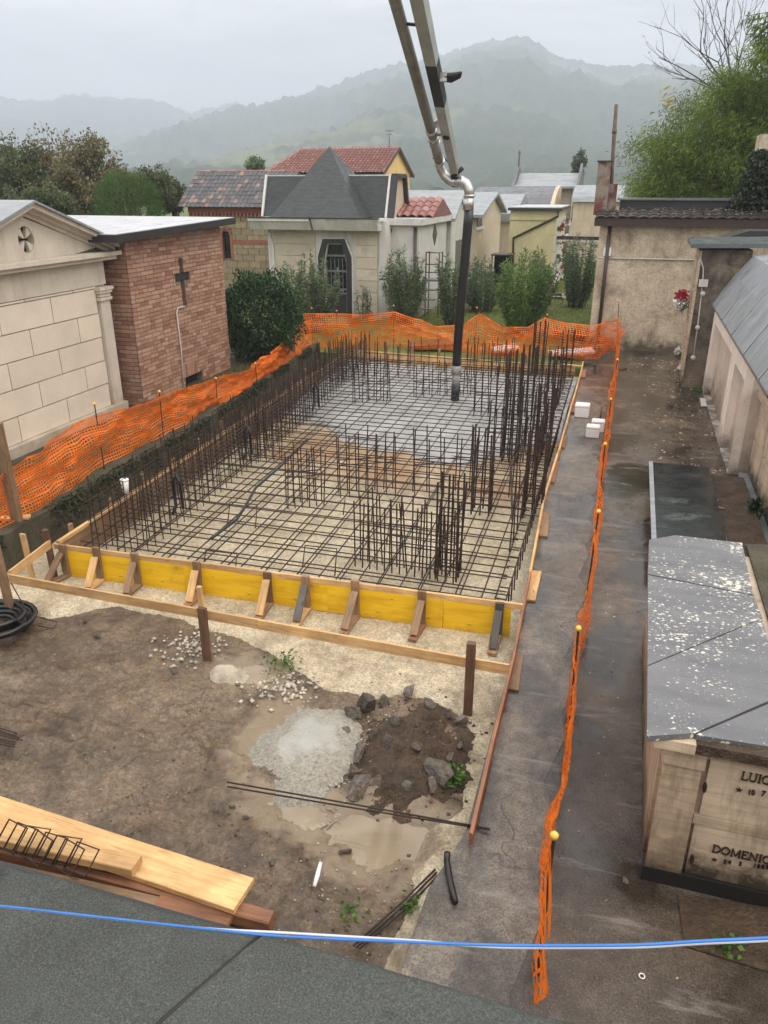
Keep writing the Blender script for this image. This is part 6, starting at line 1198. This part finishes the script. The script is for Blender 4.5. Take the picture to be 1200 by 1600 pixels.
# ================================================================ PLANTS
def tuft(name, label, p, h, n, mat, L=.09, W_=.03, cat='weed', spread=.12):
    p = np.array(p, float); P = p+RNG.normal(size=(n, 3))*[spread, spread, 0]+np.array([0, 0, 1])*RNG.uniform(0, h, (n, 1)); D = RNG.normal(size=(n, 3)); D[:, 2] = np.abs(D[:, 2])*.9
    t = thing(name, label, cat, p); put('leaves', *leaves(P, D, L, W_, .2), MT[mat], t); return t
tuft('weed', 'green weed growing by the gravel strip', G(442, 1040, -.22), .05, 130, 'weed', .05, .022, spread=.09); tuft('weed', 'small green weed among the rubble lumps by the kerb', G(708, 1222, -.2), .1, 130, 'weed', .06, .03, spread=.06); tuft('weed', 'small weed near the foot of the kerb by the near roof', G(652, 1420, -.22), .05, 70, 'weed', .05, .03, spread=.05); tuft('weed', 'tiny weed in the mud left of the kerb', G(552, 1432, -.22), .04, 50, 'weed', .04, .025, spread=.06); tuft('weed', 'moss tuft at the foot of the pink niches', G(1105, 612, 0), .05, 240, 'weed', .05, .03, spread=.16); tuft('weed', 'small weed in the soil bed below the inscribed tomb', G(1137, 1484, .01), .05, 50, 'weed', .04, .03, spread=.04)
def shrub(label, base, h, w, mat, nst=34, per=70, L=.17, Wd=.034, name='oleander_shrub', lean=0.):
    base = np.array(base, float); t = thing(name, label, 'shrub', base, 'oleander shrubs'); m = MB(); P, D = [], []
    for k in range(nst):
        an = RNG.uniform(0, 6.283); rr = w*math.sqrt(RNG.random())*.5; tip = base+np.array([rr*math.cos(an)+lean, rr*math.sin(an), h*RNG.uniform(.62, 1.05)*(1-.25*(2*rr/w)**2)]); b0 = base+np.array([math.cos(an), math.sin(an), 0])*RNG.uniform(.02, .12)*(1+w)
        mid = (b0+tip)/2+np.array([math.cos(an), math.sin(an), .1])*.08*w; pts = [(1-f)**2*b0+2*f*(1-f)*mid+f*f*tip for f in np.linspace(0, 1, 6)]
        m.tube(pts, [.012, .011, .010, .008, .006, .004], 4)
        per2 = int(per*1.2); f = RNG.uniform(.1, 1, per2)[:, None]; q = (1-f)**2*b0+2*f*(1-f)*mid+f*f*tip; dn = 2*(1-f)*(mid-b0)+2*f*(tip-mid); dn /= np.linalg.norm(dn, axis=1, keepdims=True)
        P.append(q); s = sph(per2); D.append(dn*.6+s*.85)
    m.build('stems', 'bark', t); put('leaves', *leaves(np.concatenate(P), np.concatenate(D), L, Wd, .1), MT[mat], t); return t
def bs(a, b, Y): q = aty(a, b, Y); return (q[0], Y, 0)
sc_ = lambda a, t_, Y: aty(a, t_, Y)[2]
shrub('tall oleander shrub left of the coffin shaped door', bs(482, 500, 21.5), sc_(482, 395, 21.5), 2.0, 'olean', 60, 95)
shrub('slender bare oleander right of the coffin shaped door', bs(567, 500, 23.6), sc_(567, 430, 23.6), .55, 'olean', 9, 26)
shrub('oleander shrub in front of the white tomb house drainpipe', bs(632, 500, 23.5), sc_(630, 385, 23.5), 1.45, 'olean', 46, 85)
shrub('oleander shrub right behind the hanging hose', bs(706, 500, 24.0), sc_(706, 385, 24.0), 1.1, 'olean', 36, 80); shrub('broad oleander shrub between the hose and the bright green shrub', bs(752, 495, 27.0), sc_(752, 405, 27.0), 1.9, 'olean', 46, 80)
shrub('bright green oleander shrub in front of the yellow columbarium', bs(812, 505, 23.0), sc_(812, 388, 23.0), 1.7, 'oleanb', 60, 95); shrub('oleander shrub behind the bright green one', bs(842, 480, 27.0), sc_(842, 388, 27.0), 1.2, 'olean', 34, 70)
shrub('dark oleander shrub beside the rough rendered building corner', bs(900, 480, 29.0), sc_(902, 360, 29.0), 1.5, 'olean', 46, 85); shrub('low dark hedge plant at the lawn edge by the rendered building', bs(893, 500, 22.3), .38, 1.1, 'ivy', 26, 40, .08, .04, 'low_shrub')
# round clipped laurel
def ball(name, label, c, r, n, mat, L, Wd, base, cat='shrub', group=None, core=None, up=.3, squash=1.):
    t = thing(name, label, cat, base, group); c = np.array(c, float); r = np.array(r, float)
    S = sph(n); bumps = 1+.22*np.array([math.sin(7*s[0]+2)*math.sin(6*s[1]+1)*math.sin(5*s[2]) for s in S])[:, None]; rad = RNG.uniform(.45, 1.0, (n, 1))**.5
    P = c+S*r*rad*bumps; P[:, 2] = np.maximum(P[:, 2], base[2]+.02); D = S*.8+sph(n)+(0, 0, up)
    put('leaves', *leaves(P, D, L, Wd, .1), MT[mat], t)
    m = MB(); b = np.array(base, float)
    for k in range(8): e = c+sph(1)[0]*r*.6; m.tube([b, (b+e)/2+(0, 0, .1), e], [.035, .025, .01], 5)
    m.build('trunk', 'bark', t); return t
lbp = np.array([-7.95, 16.4, .25])
ball('laurel_bush', 'dense dark round laurel bush beside the brick tomb chapel', (lbp[0]-.05, lbp[1], 1.2), (.92, .95, 1.0), 15000, 'laurel', .085, .042, lbp)
def tree(label, a, b, Y, rpx, mat, n, L, Wd, name='broadleaf_tree', group='trees behind the left chapels', tall=1.15, clumps=26):
    c = np.array(aty(a, b, Y)); R = rpx/F_*np.linalg.norm(c-CP); base = np.array([c[0], Y, -.02]); t = thing(name, label, 'tree', base, group); m = MB()
    m.tube([base, base+(0.05, 0, c[2]*.5), c], [.13, .10, .05], 7); P, D = [], []
    for k in range(clumps):
        s = sph(1)[0]; cc_ = c+s*R*np.array([1, 1, tall])*RNG.uniform(.35, .92); m.tube([base+(0, 0, c[2]*RNG.uniform(.3, .8)), (c+cc_)/2, cc_], [.05, .03, .008], 4)
        k_ = n//clumps; rr = R*RNG.uniform(.22, .42); q = sph(k_)*RNG.uniform(.2, 1, (k_, 1))**.6*rr; P.append(cc_+q*[1, 1, .8]); D.append(q/rr+sph(k_)+(0, 0, -.1))
    for k in range(40):   # loose twigs that break the outline
        s = sph(1)[0]; s[2] = abs(s[2]); e = c+s*R*np.array([1.05, 1, tall*1.1]); f = RNG.uniform(.6, 1.0, (14, 1)); P.append(c+s*R*np.array([1.05, 1, tall*1.1])*f+RNG.normal(size=(14, 3))*R*.05); D.append(sph(14)+s*.6)
        m.tube([c+s*R*.5, e*1.], [.012, .004], 3)
    m.build('trunk', 'bark', t); put('crown', *leaves(np.concatenate(P), np.concatenate(D), L, Wd, .1), MT[mat], t); return t
for k, (a, b, Y, rp2, mt, l) in enumerate([(-30, 262, 24, 70, 'greenl', 'dark green tree cut by the left edge of the picture'), (28, 262, 25, 62, 'greenl', 'dark green tree behind the pediment roof'), (85, 258, 26, 66, 'hazel', 'olive leaved tree behind the apex of the pediment'), (140, 262, 25, 62, 'hazel', 'russet leaved tree behind the brick tomb roof'), (185, 285, 27, 46, 'hazel', 'lower russet tree between the tall trees and the slim one'), (238, 275, 29, 36, 'greenl', 'slim green tree left of the dark tiled roof'), (272, 285, 31, 24, 'greenl', 'small round tree touching the dark tiled roof'), (60, 320, 22, 60, 'greenl', 'low dark thicket tree behind the pediment')]):
    b, rp2 = b+24+.06*abs(a-120)*(a < 160), rp2*.84
    tree(l, a, b, Y, rp2, mt, 7000 if rp2 > 50 else 4200, .13, .075)
q = aty(200, 318, 19.5); ball('pine_bush', 'bright green pine bush behind the brick tomb roof', (q[0], 19.5, q[2]-.1), (.95, .8, .85), 9000, 'pineb', .17, .012, (q[0], 19.5, .2), 'tree', None, up=1.2)
for a, b, Y, r_, l in [(398, 266, 48, 15, 'small pale tree left of the ochre church roof'), (905, 262, 62, 10, 'tiny dark conifer behind the swept roof chapel')]: tree(l, a, b, Y, r_, 'olean' if a < 500 else 'greenl', 1800, .16, .09, group='far trees', tall=1.1 if a < 500 else 2.2)
# bamboo thicket
bb = thing('bamboo_thicket', 'large drooping bright green bamboo thicket behind the rendered building', 'bamboo', (3.5, 26, 0)); m = MB(); P, D = [], []
tips = [(1048, 318), (1066, 300), (1090, 322), (1110, 315), (1140, 322), (1175, 320), (1210, 318), (1012, 292), (1025, 262), (1022, 305), (1040, 240), (1030, 222), (1052, 215), (1068, 195), (1075, 230), (1090, 178), (1105, 165), (1100, 210), (1120, 150), (1135, 135), (1150, 160), (1160, 120), (1180, 100), (1195, 80), (1210, 130), (1230, 60), (1050, 290), (1080, 270), (1060, 250), (1110, 250), (1090, 300), (1130, 220), (1140, 280), (1160, 200), (1175, 250), (1190, 180), (1150, 240), (1200, 210), (1110, 290), (1045, 270), (1070, 310), (1130, 310), (1160, 300), (1030, 285), (1185, 290), (1220, 240), (1240, 170), (1260, 100), (1290, 60), (1300, 160), (1280, 230)]
for a, b in tips*3:
    a, b = a-22+RNG.uniform(-6, 6), max(b+10, 128 if a < 1185 else 78)+RNG.uniform(-10, 14)
    Y = RNG.uniform(25.2, 28.5); tip = np.array(aty(a+RNG.normal()*9, b+RNG.normal()*9, Y)); b0 = np.array([max(tip[0]+RNG.uniform(.6, 1.6), 1.0), RNG.uniform(26, 28.6), 0]); mid = np.array([b0[0]*.7+tip[0]*.3, (b0[1]+Y)/2, tip[2]*1.12+.3])
    pts = [(1-f)**2*b0+2*f*(1-f)*mid+f*f*tip for f in np.linspace(0, 1, 9)]; m.tube(pts, np.linspace(.025, .004, 9).tolist(), 4)
    nl = 560; f = RNG.uniform(.2, 1.0, nl)[:, None]**.8; q = (1-f)**2*b0+2*f*(1-f)*mid+f*f*tip; q = q+RNG.normal(size=(nl, 3))*[.26, .26, .2]; P.append(q); s = sph(nl); D.append(s*.9+np.array([-.35, -.15, -.5]))
m.build('culms', 'bark', bb); put('leaves', *leaves(np.concatenate(P), np.concatenate(D), .165, .027, .15), MT['bamboo'], bb)
n = 15000; P = np.array([aty(a_, b_, y_) for a_, b_, y_ in zip(RNG.uniform(1075, 1330, n), RNG.uniform(120, 335, n), RNG.uniform(27.6, 29.2, n))]); P = P[[(p_[0] > 1.3+(pj(p_)[1] < 230)*1.0) for p_ in P]]; put('inner_leaves', *leaves(P, sph(len(P))+(-.3, 0, -.5), .22, .05), MT['laurel'], bb)  # darker leaf colour put in for the shade deep inside the thicket
# bare tree above the bamboo
bt2 = thing('bare_tree', 'leafless tree with thin twigs rising above the bamboo', 'tree', (4.2, 29, 0)); m = MB(); LV = []
rr_ = random.Random(5)
def branch(p, d, L, r, depth):
    pts = [np.array(p)]; dd = np.array(d, float)
    for k in range(5): dd = dd+np.array([rr_.gauss(0, .09), rr_.gauss(0, .09), rr_.gauss(.03, .05)]); dd /= np.linalg.norm(dd); pts.append(pts[-1]+dd*L/5)
    m.tube(pts, np.linspace(r, r*.55, 6).tolist(), 4 if depth else 6)
    if depth >= 4: LV.append(pts[-1]); return
    for k in range(3 if depth < 3 else 2):
        i = rr_.randint(2, 5); nd_ = dd+np.array([rr_.gauss(-.12, .42), rr_.gauss(0, .42), rr_.gauss(.2, .25)]); branch(pts[i], nd_/np.linalg.norm(nd_), L*rr_.uniform(.6, .82), r*.55, depth+1)
tb_ = np.array(aty(1152, 140, 29)); bt2base = np.array([tb_[0]+.4, 29, 0]); bt2.location = bt2base; ORG[bt2] = bt2base
m.tube([bt2base, (bt2base+tb_)/2+(.15, 0, 0), tb_], [.14, .11, .075], 7)
for dvv in ((-.55, 0, .75), (-.25, .1, 1), (.15, -.1, 1), (-.8, 0, .45), (.4, 0, .9), (-.4, -.2, .9)): branch(tb_+(0, 0, -RNG.uniform(0, .8)), np.array(dvv)/np.linalg.norm(dvv), 1.75, .032, 1)
m.build('branches', 'bare', bt2); LV = np.array(LV); LV = LV[RNG.random(len(LV)) < .25]; LV = np.repeat(LV, 3, 0); put('last_leaves', *leaves(LV, sph(len(LV))+(0, 0, -.6), .09, .035), MT['fallen'], bt2)
yl = np.array([aty(1046+RNG.uniform(-10, 14), 148+RNG.uniform(-14, 18), 26.5) for _ in range(34)]); t = thing('yellow_leaf_spray', 'spray of yellow compound leaves on a twig left of the bare tree', 'branch', yl.mean(0)); put('leaves', *leaves(yl, sph(34)*.4+(-1, 0, -.35), .19, .045), MT['yleaf'], t); MB().tube([yl.mean(0)+(.1, 0, 0), np.array(aty(1075, 190, 26.6)), np.array(aty(1100, 215, 26.8))], [.006, .012, .02], 4).build('twig', 'bare', t)
tt_ = thing('overhanging_branch', 'leafy green branch hanging into the top right corner', 'branch', aty(1215, 40, 24)); P, D = [], []; m = MB()
for k in range(11):
    a0 = np.array(aty(1225, 15+k*8, 24)); a1 = np.array(aty(1160+k*4+RNG.uniform(-6, 6), 25+k*7, 24)); m.tube([a0, a1], [.012, .004], 4); f = RNG.uniform(0, 1, (60, 1)); P.append(a0+(a1-a0)*f); D.append(np.array([-.4, 0, -.8])+RNG.normal(size=(60, 3))*.5)
m.build('twigs', 'bare', tt_); put('leaves', *leaves(np.concatenate(P), np.concatenate(D), .2, .035, .1), MT['bamboo'], tt_)
iv = thing('ivy_clad_pillar', 'ivy covered stone pillar at the right edge below the bamboo', 'pillar', (3.0, 22.6, 0)); q = aty(1188, 210, 22.6)
bx('pillar', 'rough', iv, q[0], q[0]+.9, 22.5, 23.2, 0, q[2]); n = 5200; P = np.stack([RNG.normal(q[0]+.12, .42, n), 22.35+RNG.normal(0, .15, n), RNG.uniform(2.7, q[2]-.35, n)], -1); P = P[P[:, 0] > q[0]-.55*(q[2]-P[:, 2])/1.9-.05]; put('ivy_leaves', *leaves(P, sph(len(P))+(0, -.6, -.3), .09, .075), MT['ivy'], iv)
# ================================================================ GRASS, far trees on the lawn
n = 60000; P = np.stack([RNG.uniform(-10, -.95, n), RNG.uniform(19.6, 38, n), np.zeros(n)], -1); D = RNG.normal(size=(n, 3))*.45+(0, 0, 1)
tag(put('grass', *leaves(P, D, .075, .014, .2), MT['blade']), 'short green lawn grass beyond the far net', 'grass', kind='stuff')
n = 9000; P = np.stack([RNG.uniform(-8.2, -6.7, n), RNG.uniform(6.6, 18.5, n), np.full(n, .25)], -1); D = RNG.normal(size=(n, 3))*.6+(0, 0, 1); P = P[P[:, 0] < -6.75-(P[:, 1]-6.5)*.06]
tag(put('bank_grass', *leaves(P, D[:len(P)], .09, .014, .3), MT['blade']), 'thin grass on the bank in front of the left chapels', 'grass', kind='stuff')
ey = RNG.uniform(6.3, 18.6, 9000); ex = np.interp(ey, [6.2, 10.9, 14.4, 18.75], [-6.62, -6.72, -7.05, -7.5])+RNG.uniform(-.10, .03, 9000); dz = RNG.uniform(0, 1, 9000)**2.2*.34*(fbm(ey*1.2, ey*0, 3, 97)+.6)
keep = fbm(ey*2.1, ey*0+3, 3, 98) > -.18; P = np.stack([ex+dz*.05, ey, .26-dz], -1)[keep]; D = RNG.normal(size=(len(P), 3))*.6+(.5, 0, -.1)
tag(put('bank_edge_growth', *leaves(P, D, .06, .022, .3), MT['ivy']), 'moss and low weeds hanging over the edge of the left bank', 'weeds', kind='stuff')
# ================================================================ HAZE: one box of damp air round everything up to the hills
t = NT('damp_air'); t.n.remove(t.b); pv = t.new('VolumePrincipled'); pv.inputs['Color'].default_value = (.80, .87, 1, 1); pv.inputs['Density'].default_value = .00078; pv.inputs['Anisotropy'].default_value = 0.
t.l.new(pv.outputs[0], t.out.inputs['Volume'])
hz = MB().box(-5600, 5600, -60, 4800, -2, 460).build('haze', t.m, kind='stuff')
